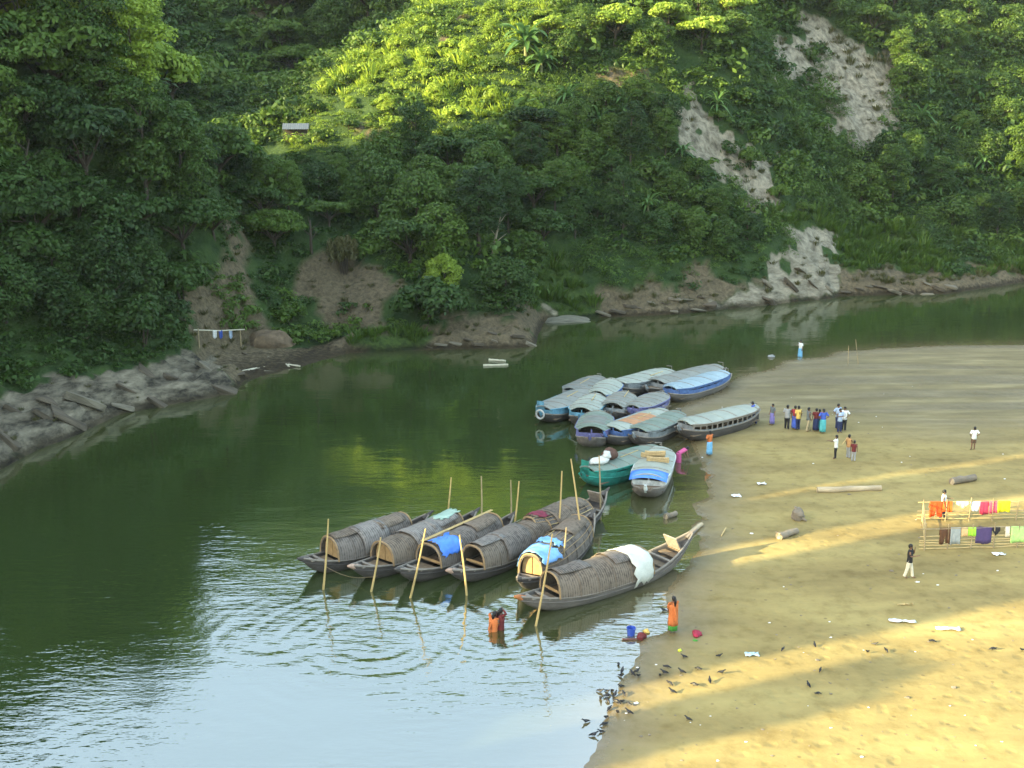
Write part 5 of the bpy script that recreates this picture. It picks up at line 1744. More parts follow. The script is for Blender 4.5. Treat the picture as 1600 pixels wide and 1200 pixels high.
def oval(c, rx, ry, n=14, jit=0.0, k=0.0):
    return [(c[0] + rx * math.cos(2 * math.pi * i / n) * (1 + jit * math.sin(5 * 2 * math.pi * i / n + k)), c[1] + ry * math.sin(2 * math.pi * i / n) * (1 + jit * math.sin(5 * 2 * math.pi * i / n + k)), c[2]) for i in range(n)]

def person(px, py, face, label, top=None, legs=None, kind='trousers', pose=None, h=1.0, group=None, water=0.0, sleeves='short', hair='short', sari=None, topmat2=None, bare=False):
    """face: heading in degrees, 0 looks at the camera's side, 90 to the right of the picture"""
    pose = pose or {}
    key = str(sorted(pose.items()))
    J = joints(pose)
    if key not in BODIES:
        BODIES[key] = body_mesh(J)
    p = on_beach(px, py) if not water else on_z(px, py)
    root = thing('person', label, 'person', (p[0], p[1], p[2] - (water if water else 0.0)), R(face), group)
    root.scale = (h, h, h)
    link('body', BODIES[key], root)
    ax = (J['neck'] - J['hip']).normalized()
    def at(hh):
        return J['hip'] + ax * hh
    if top:
        mb = MB()
        hem = -0.08 if kind != 'sari' else 0.0
        secs = [(hem, 0.178, 0.135), (0.05, 0.165, 0.125), (0.14, 0.155, 0.115), (0.28, 0.175, 0.125), (0.40, 0.19, 0.125), (0.48, 0.17, 0.105), (0.535, 0.085, 0.075)]
        tilt = pose.get('bend', 0.0)
        rings = []
        for hh, rx, ry in secs:
            c = at(hh)
            ring = []
            for q in oval((0, 0, 0), rx, ry, 14, 0.025, hh * 20):
                ring.append((c[0] + q[0], c[1] + q[1] * math.cos(tilt), c[2] + q[1] * -math.sin(tilt) * -1))
            rings.append(ring)
        mb.loft(rings, caps=False)
        sh_o = mb.build('shirt', top, root)
        so = sh_o.modifiers.new('thick', 'SOLIDIFY'); so.thickness = 0.012
        if sleeves:
            for nm in 'lr':
                a, e, w = J['sho' + nm], J['elb' + nm], J['wri' + nm]
                inner = a.lerp(J['chest'], 0.25)
                if sleeves == 'short':
                    pts, rr = [inner, a, a.lerp(e, 0.8)], [0.07, 0.072, 0.062]
                else:
                    pts, rr = [inner, a, a.lerp(e, 0.5), e, e.lerp(w, 0.5), e.lerp(w, 0.93)], [0.07, 0.072, 0.062, 0.054, 0.05, 0.04]
                MB().tube(pts, rr, 9).build('sleeve', topmat2 or top, sh_o)
    if legs:
        if kind in ('trousers', 'shorts'):
            mb = MB()
            end = 0.92 if kind == 'trousers' else -0.15
            g = MB().loft([oval(at(0.05), 0.162, 0.122), oval(J['hip'] - Vector((0, 0, 0.04)), 0.172, 0.128), oval(J['hip'] - Vector((0, 0, 0.13)), 0.165, 0.115), oval(J['hip'] - Vector((0, 0, 0.17)), 0.12, 0.09)])
            tr = g.build('trousers' if kind == 'trousers' else 'shorts', legs, root)
            for nm in 'lr':
                a, k, e = J['hip' + nm] - Vector((0, 0, 0.02)), J['knee' + nm], J['ank' + nm]
                if kind == 'trousers':
                    MB().tube([a, a.lerp(k, 0.5), k, k.lerp(e, 0.5), k.lerp(e, 0.98)], [0.102, 0.092, 0.076, 0.07, 0.066], 10).build('trouser_leg', legs, tr)
                else:
                    MB().tube([a, a.lerp(k, 0.5), a.lerp(k, 0.85)], [0.105, 0.102, 0.10], 10).build('shorts_leg', legs, tr)
        elif kind in ('lungi', 'sari'):
            st_ = abs(pose.get('stride', 0.0))
            rings = [oval(at(0.08), 0.158, 0.122), oval(J['hip'], 0.176, 0.14, 14, 0.02)]
            rings += [oval((0, 0, 0.62), 0.185, 0.15 + st_ * 0.3, 14, 0.04, 1), oval((0, 0, 0.36), 0.19, 0.16 + st_ * 0.6, 14, 0.06, 2), oval((0, 0, 0.13), 0.20, 0.17 + st_ * 0.8, 14, 0.08, 3)]
            lg = MB().loft(rings, caps=False).build('lungi' if kind == 'lungi' else 'skirt', legs, root)
            so = lg.modifiers.new('thick', 'SOLIDIFY'); so.thickness = 0.012
    if sari:
        # a wrap over one shoulder and down the front to the knees
        rings = []
        for hh, rx, ry, z in ((0.50, 0.15, 0.115, 0), (0.40, 0.205, 0.145, 0), (0.25, 0.20, 0.145, 0), (0.08, 0.185, 0.15, 0), (-0.10, 0.20, 0.165, 0), (-0.32, 0.205, 0.175, 0), (-0.50, 0.21, 0.18, 0)):
            c = at(hh) if hh > 0 else J['hip'] + Vector((0, 0, hh))
            rings.append(oval(c, rx, ry, 16, 0.045, hh * 9))
        w = MB().loft(rings, caps=False).build('wrap', sari, root)
        so = w.modifiers.new('thick', 'SOLIDIFY'); so.thickness = 0.014
        MB().tube([J['shol'] + Vector((0, 0.05, 0.05)), J['chest'] + Vector((0.05, 0.14, 0)), J['hip'] + Vector((0.02, 0.19, 0.1)), J['hip'] + Vector((0.0, 0.2, -0.25))], [0.05, 0.09, 0.10, 0.08], 8, 0.5).build('shawl_end', sari, root)
    # hair
    hd = J['head']
    c = hd + (J['top'] - hd) * 0.42 + Vector((0, 0.012, 0))
    def cap(d):
        return 1.0 if (d.z > -0.15 or d.y > 0.25) and not (d.y < -0.35 and d.z < 0.35) else 0.80
    MB().ball(c, (0.098, 0.112, 0.118), 14, 10, cap).build('hair', HAIR, root)
    if hair == 'long':
        MB().tube([c + Vector((0, 0.09, 0.02)), c + Vector((0, 0.14, -0.06)), c + Vector((0, 0.13, -0.20)), c + Vector((0, 0.13, -0.36))], [0.06, 0.065, 0.05, 0.015], 8).build('hair_tail', HAIR, root)
    elif hair == 'bun':
        MB().ball(c + Vector((0, 0.12, -0.03)), (0.055, 0.05, 0.055), 9, 6).build('hair_bun', HAIR, root)
    return root

CROWD = 'people gathered on the far beach'
person(1419, 903, 60, 'man in a black shirt and pale trousers walking alone, hand at his mouth', BLACK, CREAM, 'trousers', {'stride': 0.16, 'arml': 'face', 'armr': 'front'})
person(1051, 988, 200, 'woman in an orange wrap and green skirt standing at the water edge', ORANGE, GREENC, 'sari', {'arml': 'low', 'armr': 'low'}, 0.98, None, 0, 'short', 'long', ORANGE)
person(770, 985, 150, 'bather in orange brown cloth waist deep in the river, left of a pair', ORANGE, ORANGE, 'sari', {'arml': 'head', 'armr': 'fold', 'bend': 0.25}, 1.0, None, 0.83, 'short', 'long', ORANGE)
person(781, 982, 120, 'bather in dark red cloth waist deep in the river, right of a pair', DKRED, DKRED, 'sari', {'arml': 'fold', 'armr': 'head', 'bend': 0.1}, 1.0, None, 0.74, 'long', 'long', DKRED)
person(1060, 722, 110, 'person in pink bending over in the shallows by the pale boat', PINK, PINK, 'sari', {'arml': 'reach', 'armr': 'reach', 'bend': 1.15}, 1.0, None, 0.30, 'short', 'bun')
person(1108, 712, 210, 'person in an orange top and sky blue lungi at the shore', ORANGE, SKY, 'lungi', {'arml': 'hip', 'armr': 'front'}, 0.98)
person(1178, 664, 240, 'man in blue leaning at the stern of the beached boat', BLUEC, NAVY, 'trousers', {'arml': 'front', 'armr': 'front', 'bend': 0.25, 'stride': 0.12}, 1.0)
person(1206, 664, 300, 'boy in dark top and grey violet lungi standing alone near the beached boat', SLATE, VIOLET, 'lungi', {'arml': 'down', 'armr': 'down'}, 0.90)
person(1229, 671, 160, 'man in a light grey shirt and black trousers at the left end of the group', GREYC, BLACK, 'trousers', {'arml': 'fold', 'armr': 'fold', 'stride': 0.06}, 1.03, CROWD)
person(1241, 671, 150, 'person in a red shirt and blue lungi standing second from the left in the group', REDC, BLUEC, 'lungi', {'arml': 'down', 'armr': 'hip'}, 1.0, CROWD)
person(1246, 672, 200, 'person in a yellow shirt and dark trousers behind the red shirt', YELLOWC, NAVY, 'trousers', {'arml': 'down', 'armr': 'down'}, 1.02, CROWD)
person(1262, 674, 100, 'man in a slate shirt and khaki trousers walking to the right', SLATE, KHAKI, 'trousers', {'arml': 'front', 'armr': 'down', 'stride': 0.14}, 1.0, CROWD)
person(1274, 674, 170, 'person in a dark red shirt and navy lungi in the middle of the group', DKRED, NAVY, 'lungi', {'arml': 'down', 'armr': 'down'}, 0.96, CROWD)
person(1285, 677, 185, 'woman in a violet blue top and turquoise skirt', BLUEC, TURQ, 'sari', {'arml': 'hip', 'armr': 'hip'}, 1.02, CROWD, 0, 'short', 'bun')
person(1279, 672, 200, 'child in pink half hidden beside the turquoise skirt', PINK, TURQ, 'lungi', {'arml': 'down', 'armr': 'down'}, 0.88, CROWD)
person(1308, 670, 30, 'man in a light blue shirt and dark trousers at the back of the trio', LBLUE, NAVY, 'trousers', {'arml': 'down', 'armr': 'hip'}, 1.05, CROWD)
person(1311, 676, 20, 'man in a blue shirt and navy trousers in front of the trio', LBLUE, NAVY, 'trousers', {'arml': 'fold', 'armr': 'fold'}, 1.0, CROWD)
person(1318, 673, 330, 'man in a white shirt and dark trousers with a hand on his hip', WHITE, BLACK, 'trousers', {'arml': 'hip', 'armr': 'down'}, 1.0, CROWD)
person(1305, 717, 250, 'boy in a white shirt and black trousers holding out a stick', WHITE, BLACK, 'trousers', {'arml': 'reach', 'armr': 'front'}, 0.92)
person(1325, 716, 120, 'boy in a tan shirt and grey trousers facing the white shirt', TAN, GREYC, 'trousers', {'arml': 'down', 'armr': 'front'}, 0.92)
person(1333, 721, 160, 'small boy in a dark red shirt and grey trousers', DKRED, GREYC, 'trousers', {'arml': 'down', 'armr': 'down'}, 0.80)
person(1250, 557, 300, 'person in a white shirt and pale blue lungi wading at the far shore', WHITE, SKY, 'lungi', {'arml': 'down', 'armr': 'front'}, 1.02, None, 0.22)
person(1520, 703, 185, 'boy in a white shirt and shorts standing alone on the sand', WHITE, BROWNC, 'shorts', {'arml': 'hip', 'armr': 'hip'}, 0.92)
person(1472, 812, 70, 'person in a white shirt walking behind the drying clothes', WHITE, NAVY, 'trousers', {'arml': 'front', 'armr': 'down', 'stride': 0.12}, 1.0)

p = on_beach(1305, 717)
o = MB().tube([p + np.array((0.35, -0.05, 0.95)), p + np.array((0.62, -0.05, 1.35))], [0.02, 0.015], 5).build('stick', BAMBOO)
tag(o, 'pale stick held out by the boy in white', 'stick')

# ------------------------------------------------------------------ clothes drying on a bamboo frame
def rack(x0px, y0px, x1px, y1px, hgt, rails, label, nposts=7):
    a, b = on_beach(x0px, y0px), on_beach(x1px, y1px)
    L = float(np.hypot(*(b - a)[:2]))
    root = thing('drying_rack', label, 'drying rack', a, math.atan2(b[1] - a[1], b[0] - a[0]), 'bamboo drying racks on the beach')
    rs_ = np.random.RandomState(int(y0px))
    for i in range(nposts):
        x = L * i / (nposts - 1)
        MB().tube([(x, 0, -0.2), (x + rs_.uniform(-0.06, 0.06), rs_.uniform(-0.05, 0.05), hgt + rs_.uniform(0, 0.25))], [0.032, 0.026], 6).build('post', BAMBOO_G, root)
    for z in rails:
        pts = [(L * k / 8 - 0.25 + 0.5 * k / 8, 0.045 + rs_.uniform(-0.02, 0.02), z + rs_.uniform(-0.03, 0.03)) for k in range(9)]
        MB().tube(pts, 0.026, 6).build('rail', BAMBOO if rs_.rand() > 0.35 else BAMBOO_G, root)
    return root, L

rackA, LA = rack(1444, 860, 1660, 853, 1.18, [0.10, 0.24, 0.38, 0.52, 0.68, 1.10], 'front bamboo rack with five low rails and clothes along its top')
rackB, LB = rack(1440, 815, 1660, 811, 1.12, [0.15, 0.35, 0.55, 1.06], 'rear bamboo rack holding the red and yellow clothes')
# end frame joining both racks
pa, pb = on_beach(1444, 860), on_beach(1440, 815)
for k, z in enumerate((0.35, 0.75, 1.05)):
    o = MB().tube([pa + np.array((0, 0, z)), pb + np.array((0, 0, z))], 0.026, 6).build('bamboo_pole', BAMBOO)
    tag(o, ['lowest', 'middle', 'top'][k] + ' bamboo pole joining the ends of the two drying racks', 'pole')

def garment(root, L, u0, u1, z, drop, material, name, label, kind='sheet', back=0.5, seed=0):
    """cloth folded over the top rail of a rack, between lengths u0 and u1"""
    rs_ = np.random.RandomState(seed + int(u0 * 1000))
    n = 11
    base = Vector((0, 0.045, z))
    def column(f):
        x = u0 + (u1 - u0) * f
        wv = 0.03 * math.sin(f * 9 + seed) + 0.015 * math.sin(f * 23)
        dd = drop * (1 + 0.04 * math.sin(f * 7 + seed) + rs_.uniform(-0.02, 0.02))
        if kind == 'trousers' and 0.40 < f < 0.60:
            dd *= 0.42
        if kind == 'triangle':
            dd *= 0.35 + 0.65 * (1 - abs(2 * f - 1))
        if kind == 'shirt' and (f < 0.16 or f > 0.84):
            dd *= 0.55
        b_ = drop * back
        pts = [(x, 0.085 + wv * 0.5, z - b_), (x, 0.082, z - b_ * 0.4), (x, 0.072, z + 0.012), (x, 0.045, z + 0.034), (x, 0.018, z + 0.012)]
        for q in (0.25, 0.5, 0.75, 1.0):
            pts.append((x + 0.02 * wv, 0.012 - abs(wv) * q * 1.5, z - dd * q))
        return pts
    o = MB().loft([column(i / (n - 1)) for i in range(n)], closed=False).build(name, material)
    so = o.modifiers.new('thick', 'SOLIDIFY'); so.thickness = 0.012
    o.location, o.rotation_euler = root.location, root.rotation_euler
    return tag(o, label, 'laundry', 'clothes drying on the bamboo racks')

def spanx(root, L, pxa, pxb, rowpx):
    a = on_beach(pxa, rowpx)
    b = on_beach(pxb, rowpx)
    inv = (Matrix.Translation(root.location) @ Matrix.Rotation(root.rotation_euler.z, 4, 'Z')).inverted()
    return (inv @ Vector(a)).x, (inv @ Vector(b)).x

FRONT = [(1464, 1482, 0.78, (0.10, 0.045, 0.02), 'trousers', 'brown trousers on the front rack', 'trousers'),
         (1482, 1498, 0.80, (0.30, 0.33, 0.32), 'grey_shirt', 'grey blue shirt beside the brown trousers', 'sheet'),
         (1499, 1509, 0.42, (0.62, 0.42, 0.20), 'tan_cloth', 'small tan cloth between the grey shirt and lime cloth', 'sheet'),
         (1510, 1522, 0.40, (0.35, 0.68, 0.05), 'lime_cloth', 'short lime green cloth left of the purple cloth', 'sheet'),
         (1522, 1548, 0.80, (0.075, 0.05, 0.14), 'purple_cloth', 'large dark purple cloth on the front rack', 'sheet'),
         (1548, 1561, 0.40, (0.02, 0.018, 0.02), 'black_cloth', 'small black cloth right of the purple cloth', 'triangle'),
         (1569, 1576, 0.48, (0.72, 0.66, 0.52), 'white_cloth', 'narrow white cloth near the pale green sheet', 'sheet'),
         (1578, 1606, 0.78, (0.42, 0.70, 0.22), 'green_sheet', 'pale lime green sheet at the right of the front rack', 'sheet')]
for i, (a, b, dr, c, nm, lab, kd) in enumerate(FRONT):
    u0, u1 = spanx(rackA, LA, a, b, 857)
    garment(rackA, LA, u0, u1, 1.10, dr, cloth('laundry ' + nm, c), nm, lab, kd, 0.45, i)
BACK = [(1449, 1469, 0.78, (0.75, 0.07, 0.01), 'trousers', 'bright red orange trousers on the rear rack', 'trousers'),
        (1469, 1484, 0.52, (0.76, 0.13, 0.02), 'orange_cloth', 'orange cloth next to the red orange trousers', 'sheet'),
        (1490, 1510, 0.36, (0.60, 0.60, 0.36), 'cream_cloth', 'cream cloth hanging in a point on the rear rack', 'triangle'),
        (1512, 1528, 0.50, (0.58, 0.66, 0.78), 'white_shirt', 'white and pale blue shirt on the rear rack', 'shirt'),
        (1528, 1541, 0.68, (0.50, 0.04, 0.09), 'crimson_cloth', 'crimson cloth between the white shirt and the pink cloth', 'sheet'),
        (1542, 1555, 0.62, (0.68, 0.10, 0.16), 'pink_cloth', 'rose pink cloth beside the yellow cloth', 'sheet'),
        (1555, 1575, 0.56, (0.80, 0.74, 0.02), 'yellow_cloth', 'bright yellow cloth at the right of the rear rack', 'sheet')]
for i, (a, b, dr, c, nm, lab, kd) in enumerate(BACK):
    u0, u1 = spanx(rackB, LB, a, b, 813)
    garment(rackB, LB, u0, u1, 1.06, dr, cloth('laundry back ' + nm, c), nm, lab, kd, 0.4, 20 + i)

# ------------------------------------------------------------------ things lying on the sand
def blog(a, b, r, name, label, m=LOGM, stubs=0, lift=0.8):
    return log(on_beach(*a), on_beach(*b), r, name, label, m, lift, stubs)

blog((1277, 769), (1377, 766), 0.17, 'log', 'long pale log lying across the middle of the beach', LOGP)
blog((1487, 757), (1523, 750), 0.22, 'log', 'short grey log behind the drying racks', LOGM)
blog((1216, 842), (1245, 834), 0.19, 'log', 'grey log with forked dark roots on the lit strip of sand', LOGM, 2)
blog((1078, 836), (1096, 822), 0.13, 'log', 'wet grey log half in the water at the shore point', LOGP)
blog((1040, 811), (1056, 806), 0.16, 'log', 'short wet log standing out of the shallows below the pale boat', LOGM)
p = on_beach(1246, 812)
root = thing('stump', 'rounded grey stump alone on the sand above the forked log', 'stump', p)
MB().ball((0, 0, 0.26), (0.34, 0.30, 0.36), 14, 9, lumpy(8, 0.16)).build('bark', LOGM, root)
MB().tube([(0.18, -0.1, 0.15), (0.42, -0.25, 0.02)], [0.10, 0.04], 7).build('root', LOGM, root)
MB().tube([(-0.1, 0.0, 0.45), (-0.14, 0.05, 0.72)], [0.12, 0.06], 7).build('stub', LOGM, root)

def crumple(px, py, r, m, name, label, cat, flat=0.35, seed=0):
    p = on_beach(px, py)
    o = MB().ball((0, 0, r * flat * 0.5), (r, r * 0.7, r * flat), 14, 8, lumpy(seed, 0.22)).build(name, m)
    o.location = p
    o.rotation_euler.z = rng.uniform(0, 3)
    return tag(o, label, cat)

def sheet(px, py, lx, ly, m, name, label, cat, rz=0.2, seed=0):
    p = on_beach(px, py)
    rs_ = np.random.RandomState(seed)
    rows = [[(lx * (i / 8 - 0.5) + rs_.uniform(-0.03, 0.03), ly * (j / 5 - 0.5) * (1 + 0.25 * math.sin(i)) + rs_.uniform(-0.02, 0.02), 0.03 + rs_.uniform(0, 0.07)) for j in range(6)] for i in range(9)]
    o = MB().loft(rows, closed=False).build(name, m)
    so = o.modifiers.new('thick', 'SOLIDIFY'); so.thickness = 0.01
    o.location = p
    o.rotation_euler.z = rz
    return tag(o, label, cat)

crumple(1089, 992, 0.26, cloth('wet red', (0.30, 0.02, 0.05)), 'red_cloth', 'crumpled dark red cloth on the sand near the woman in orange', 'cloth', 0.4, 1)
crumple(1086, 1001, 0.10, GREENC, 'green_cloth', 'tiny green scrap below the crumpled red cloth', 'cloth', 0.3, 2)
crumple(1002, 997, 0.24, DKRED, 'red_cloth', 'dark red wet cloth heap in the shallows beside the blue bucket', 'cloth', 0.55, 3)
crumple(1010, 988, 0.15, YELLOWC, 'yellow_cloth', 'small yellow cloth behind the dark red heap in the shallows', 'cloth', 0.7, 4)
crumple(1062, 1017, 0.10, cloth('lime', (0.55, 0.65, 0.05)), 'yellow_scrap', 'small yellow scrap on the sand among the scattered crows', 'scrap', 0.5, 5)
bx = on_z(986, 992)
root = thing('bucket', 'blue bucket standing in the shallows', 'bucket', (bx[0], bx[1], -0.03))
PB = mat('blue bucket plastic', (0.04, 0.09, 0.42), 0.4, 0.15, 4, 0)
MB().loft([[(r * math.cos(a), r * math.sin(a), z) for a in np.linspace(0, 2 * math.pi, 15)[:-1]] for r, z in ((0.15, 0), (0.19, 0.34), (0.20, 0.34), (0.20, 0.36), (0.18, 0.36), (0.14, 0.03))]).build('tub', PB, root)
MB().tube([(0.2 * math.cos(a), 0.03, 0.34 + 0.14 * math.sin(a)) for a in np.linspace(0, math.pi, 9)], 0.008, 5).build('handle', PALE_RING, root)
o = log(on_z(972, 1000, 0.0), on_z(996, 1000, 0.0), 0.05, 'plank', 'thin dark wet plank in the shallows beside the bucket', mat('wet plank', (0.12, 0.05, 0.035), 0.5, 0.3, 4))
o['category'] = 'plank'
PLASTIC = mat('white plastic scrap', (0.72, 0.74, 0.74), 0.45, 0.1, 4, 0.2)
PLASTB = mat('pale blue plastic scrap', (0.45, 0.60, 0.68), 0.4, 0.15, 4, 0.2)
sheet(1175, 1024, 0.55, 0.28, PLASTB, 'plastic_sheet', 'pale blue plastic sheet lying on the sand among the crows', 'plastic sheet', 0.0, 1)
sheet(1410, 972, 1.1, 0.22, PLASTIC, 'plastic_sheet', 'long thin white plastic strip on the sand below the walking man', 'plastic sheet', -0.15, 2)
sheet(1481, 984, 1.0, 0.26, PLASTIC, 'plastic_sheet', 'white plastic sheet at the edge of the large sunlit area', 'plastic sheet', -0.1, 3)
sheet(1150, 776, 0.5, 0.35, PLASTIC, 'plastic_sheet', 'crumpled white plastic near the far shore curve', 'plastic sheet', 0.1, 4)
sheet(1190, 757, 0.5, 0.3, PLASTIC, 'plastic_sheet', 'small white plastic beyond the crumpled one near the shore', 'plastic sheet', 0.1, 5)
sheet(1560, 867, 0.6, 0.3, PLASTIC, 'plastic_sheet', 'white plastic in front of the front drying rack', 'plastic sheet', 0.1, 6)
sheet(1415, 946, 0.7, 0.06, BAMBOO, 'stick', 'thin stick on the sand above the white plastic strip', 'stick', 0.05, 7)
p1, p2 = on_beach(1127, 838), on_beach(1134, 828)
o = MB().tube([p1 + np.array((0, 0, 0.03)), p2 + np.array((0, 0, 0.12))], 0.03, 6).build('stick', BAMBOO)
tag(o, 'short pale stick leaning on the sand by the shore point', 'stick')

# scraps too small and many to count
rs = np.random.RandomState(33)
mbs = [MB(), MB()]
for i in range(260):
    px, py = rs.uniform(960, 1600), 560 + 640 * rs.uniform(0, 1) ** 1.0
    q = on_z(px, py, 0.1)
    if not in_poly(np.array([q[0]]), np.array([q[1]]), beach_poly)[0]:
        continue
    z = bz(q[0], q[1])
    r = rs.uniform(0.02, 0.07) * (1 if rs.rand() > 0.1 else 1.7)
    mbs[0 if rs.rand() < 0.22 else 1].ball((q[0], q[1], z + r * 0.15), (r, r * rs.uniform(0.3, 0.9), r * 0.35), 6, 4, lumpy(i, 0.3))
for mb, m, nm in ((mbs[0], PLASTIC, 'litter'), (mbs[1], LOGM, 'driftwood_litter')):
    o = mb.build(nm, m)
    o['kind'] = 'stuff'

# ------------------------------------------------------------------ crows
CROW = mat('crow feathers', (0.012, 0.012, 0.016), 0.45, 0.4, 10, 0.1)

def crow_mesh(up):
    mb = MB()
    # one body from beak to tail
    if up:
        prof = [(-0.235, 0.30, 0.004), (-0.195, 0.305, 0.014), (-0.165, 0.31, 0.036), (-0.13, 0.30, 0.045), (-0.09, 0.26, 0.05), (-0.03, 0.20, 0.075), (0.05, 0.165, 0.082), (0.13, 0.14, 0.06), (0.20, 0.125, 0.04), (0.34, 0.10, 0.035)]
    else:
        prof = [(-0.27, 0.06, 0.004), (-0.23, 0.075, 0.014), (-0.20, 0.09, 0.036), (-0.16, 0.11, 0.045), (-0.11, 0.14, 0.052), (-0.03, 0.17, 0.078), (0.05, 0.18, 0.08), (0.13, 0.19, 0.06), (0.20, 0.20, 0.04), (0.34, 0.215, 0.035)]
    rings = []
    for x, z, r in prof:
        flat = 1.0 if x < 0.15 else 0.35
        rings.append([(x, r * math.cos(2 * math.pi * k / 9) * (1.0 if flat == 1 else 1.25), z + r * flat * math.sin(2 * math.pi * k / 9)) for k in range(9)])
    mb.loft(rings)
    for s in (-1, 1):
        mb.loft([[(-0.05, s * 0.07, 0.22), (-0.05, s * 0.085, 0.17), (-0.04, s * 0.06, 0.13)], [(0.10, s * 0.085, 0.21), (0.10, s * 0.10, 0.16), (0.10, s * 0.07, 0.12)], [(0.30, s * 0.03, 0.15), (0.30, s * 0.04, 0.135), (0.30, s * 0.03, 0.12)]])
        mb.tube([(0.02, s * 0.035, 0.13), (0.03, s * 0.035, 0.06), (0.0, s * 0.035, 0.0), (-0.06, s * 0.04, 0.004)], [0.014, 0.009, 0.008, 0.006], 5)
    o = mb.build('crow', CROW)
    me = o.data
    bpy.data.objects.remove(o)
    return me

CROWS = [crow_mesh(True), crow_mesh(False)]
CR = [(265, 545), (290, 590), (285, 625), (350, 610), (385, 595), (388, 628), (275, 690), (158, 720), (155, 765), (200, 720), (200, 745), (230, 720), (245, 740), (300, 740), (200, 780),
      (240, 780), (260, 790), (285, 790), (325, 800), (205, 830), (262, 858), (325, 853), (185, 885), (170, 925), (55, 910), (150, 970), (118, 992)]
SOLO = [(670, 505), (900, 500), (573, 570), (545, 605), (525, 625), (655, 600), (760, 580), (915, 605), (590, 675), (597, 725), (735, 680), (835, 655), (695, 895), (1290, 460), (1490, 430), (1525, 590),
        (1450, 680), (1515, 735), (540, 210)]
SOLO2 = [(1355, 1021), (1368, 1009), (1385, 1019), (1458, 1004), (1550, 1016), (1596, 1018)]
rs = np.random.RandomState(3)
def crow(px, py, label, group):
    p = on_beach(px, py)
    o = link('crow', CROWS[rs.randint(2)])
    o.location = (p[0], p[1], max(p[2], 0.0) - (0.03 if p[2] < 0.02 else 0))
    o.rotation_euler = (0, 0, rs.uniform(0, 6.28))
    k = rs.uniform(0.52, 0.68)
    o.scale = (k, k, k)
    tag(o, label, 'crow', group)
def in_rows(pts, nr, place, group, tail=''):
    order = sorted(pts, key=lambda q: -q[1])
    for k in range(nr):
        row = sorted(order[round(len(pts) * k / nr):round(len(pts) * (k + 1) / nr)])
        for j, q in enumerate(row):
            crow(q[0], q[1], 'black crow ' + place + ', ' + (ROWS[nr][k] + ', ' if nr > 1 else '') + ORD[j], group)
in_rows([(900 + x / 4, 902 + y / 4) for x, y in CR], 4, 'in the dense flock at the water edge', 'crows flocked at the water edge')
SL = {(1290, 460): 'black crow near the end of the narrow lit strip, left of two', (1490, 430): 'black crow at the upper edge of the lit strip, right of two', (540, 210): 'crow wading in the ripples beside the woman in orange',
      (695, 895): 'lone crow nearest the large sunlit sand', (900, 500): 'crow left of the pale blue plastic sheet', (670, 505): 'crow just below the small yellow scrap', (915, 605): 'larger crow tilting right below the lit strip'}
for x, y in SOLO:
    if (x, y) in SL:
        crow(900 + x / 4, 902 + y / 4, SL[(x, y)], 'crows scattered over the beach')
in_rows([(900 + x / 4, 902 + y / 4) for x, y in SOLO if (x, y) not in SL], 2, 'scattered on the sand right of the flock', 'crows scattered over the beach')
in_rows(SOLO2, 1, 'on the bright sand below the walking man', 'crows on the sunlit sand')

# ------------------------------------------------------------------ far bank: hut, drift logs, washing pole, rocks
hp = hit(462, 214)
root = thing('hut', 'small wooden hut with a tin roof half hidden by the sunlit slope', 'hut', (hp[0], hp[1] + 0.5, hp[2] - 0.75), 0.12)
root.scale = (0.75, 0.75, 0.8)
WOODW = mat('hut boards', (0.07, 0.052, 0.035), 0.9, 0.4, 3, 0.4, stretch=(4, 4, 0.4))
TIN = mat('tin roof', (0.085, 0.10, 0.115), 0.45, 0.2, 2, 0.2)
for k in range(12):
    MB().box((-1.6 + k * 0.29, -1.2, 1.05), (0.26, 0.05, 2.1)).build('plank', WOODW, root, False)
MB().box((0, 1.2, 1.05), (3.4, 0.08, 2.1)).build('wall', WOODW, root, False)
for s in (-1, 1):
    MB().box((1.66 * s, 0, 1.05), (0.08, 2.3, 2.1)).build('wall', WOODW, root, False)
rows = []
for i in range(25):
    x = -2.05 + 4.1 * i / 24
    w = 0.03 * (i % 2)
    rows.append([(x, -1.75, 2.05 + w), (x, 0.0, 2.85 + w), (x, 1.75, 2.05 + w), (x, 1.75, 2.0 + w), (x, 0.0, 2.80 + w), (x, -1.75, 2.0 + w)])
MB().loft(rows).build('roof', TIN, root, False)
for sx in (-1.9, 1.9):
    MB().tube([(sx, -1.65, -0.3), (sx, -1.65, 2.08)], 0.05, 6).build('post', BARK, root)

ROCKM = mat('pale bank rock', (0.155, 0.145, 0.105), 0.9, 0.55, 1.3, 1.0, 4, stretch=(0.5, 2.6, 2.2))
EARTHM = mat('bank earth', (0.12, 0.085, 0.05), 0.95, 0.5, 1.5, 1.0, 4)
def rock(px, py, sx, sy, sz, rz, ry, label, seed, m=None):
    p = hit(px, py)
    mb = MB()
    rs_ = np.random.RandomState(seed)
    f = lumpy(seed, 0.10)
    def g(d):
        m = (abs(d.x) ** 4 + abs(d.y) ** 4 + abs(d.z) ** 4) ** 0.25
        return f(d) * (0.55 / m + 0.45) * (1 + 0.10 * math.sin(7 * d.y + 3 * d.z + seed) * math.sin(3 * d.x + seed) + rs_.uniform(-0.03, 0.03))
    mb.ball((0, 0, 0), (sx, sy, sz), 22, 14, g)
    o = mb.build('rock_slab', m or ROCKM)
    o['kind'] = 'thing'
    o.location = (p[0], p[1], p[2] - sz * 0.38)
    o.rotation_euler = (0.0, ry, rz)
    return tag(o, label, 'rock', 'rock slabs along the left bank')
import bmesh

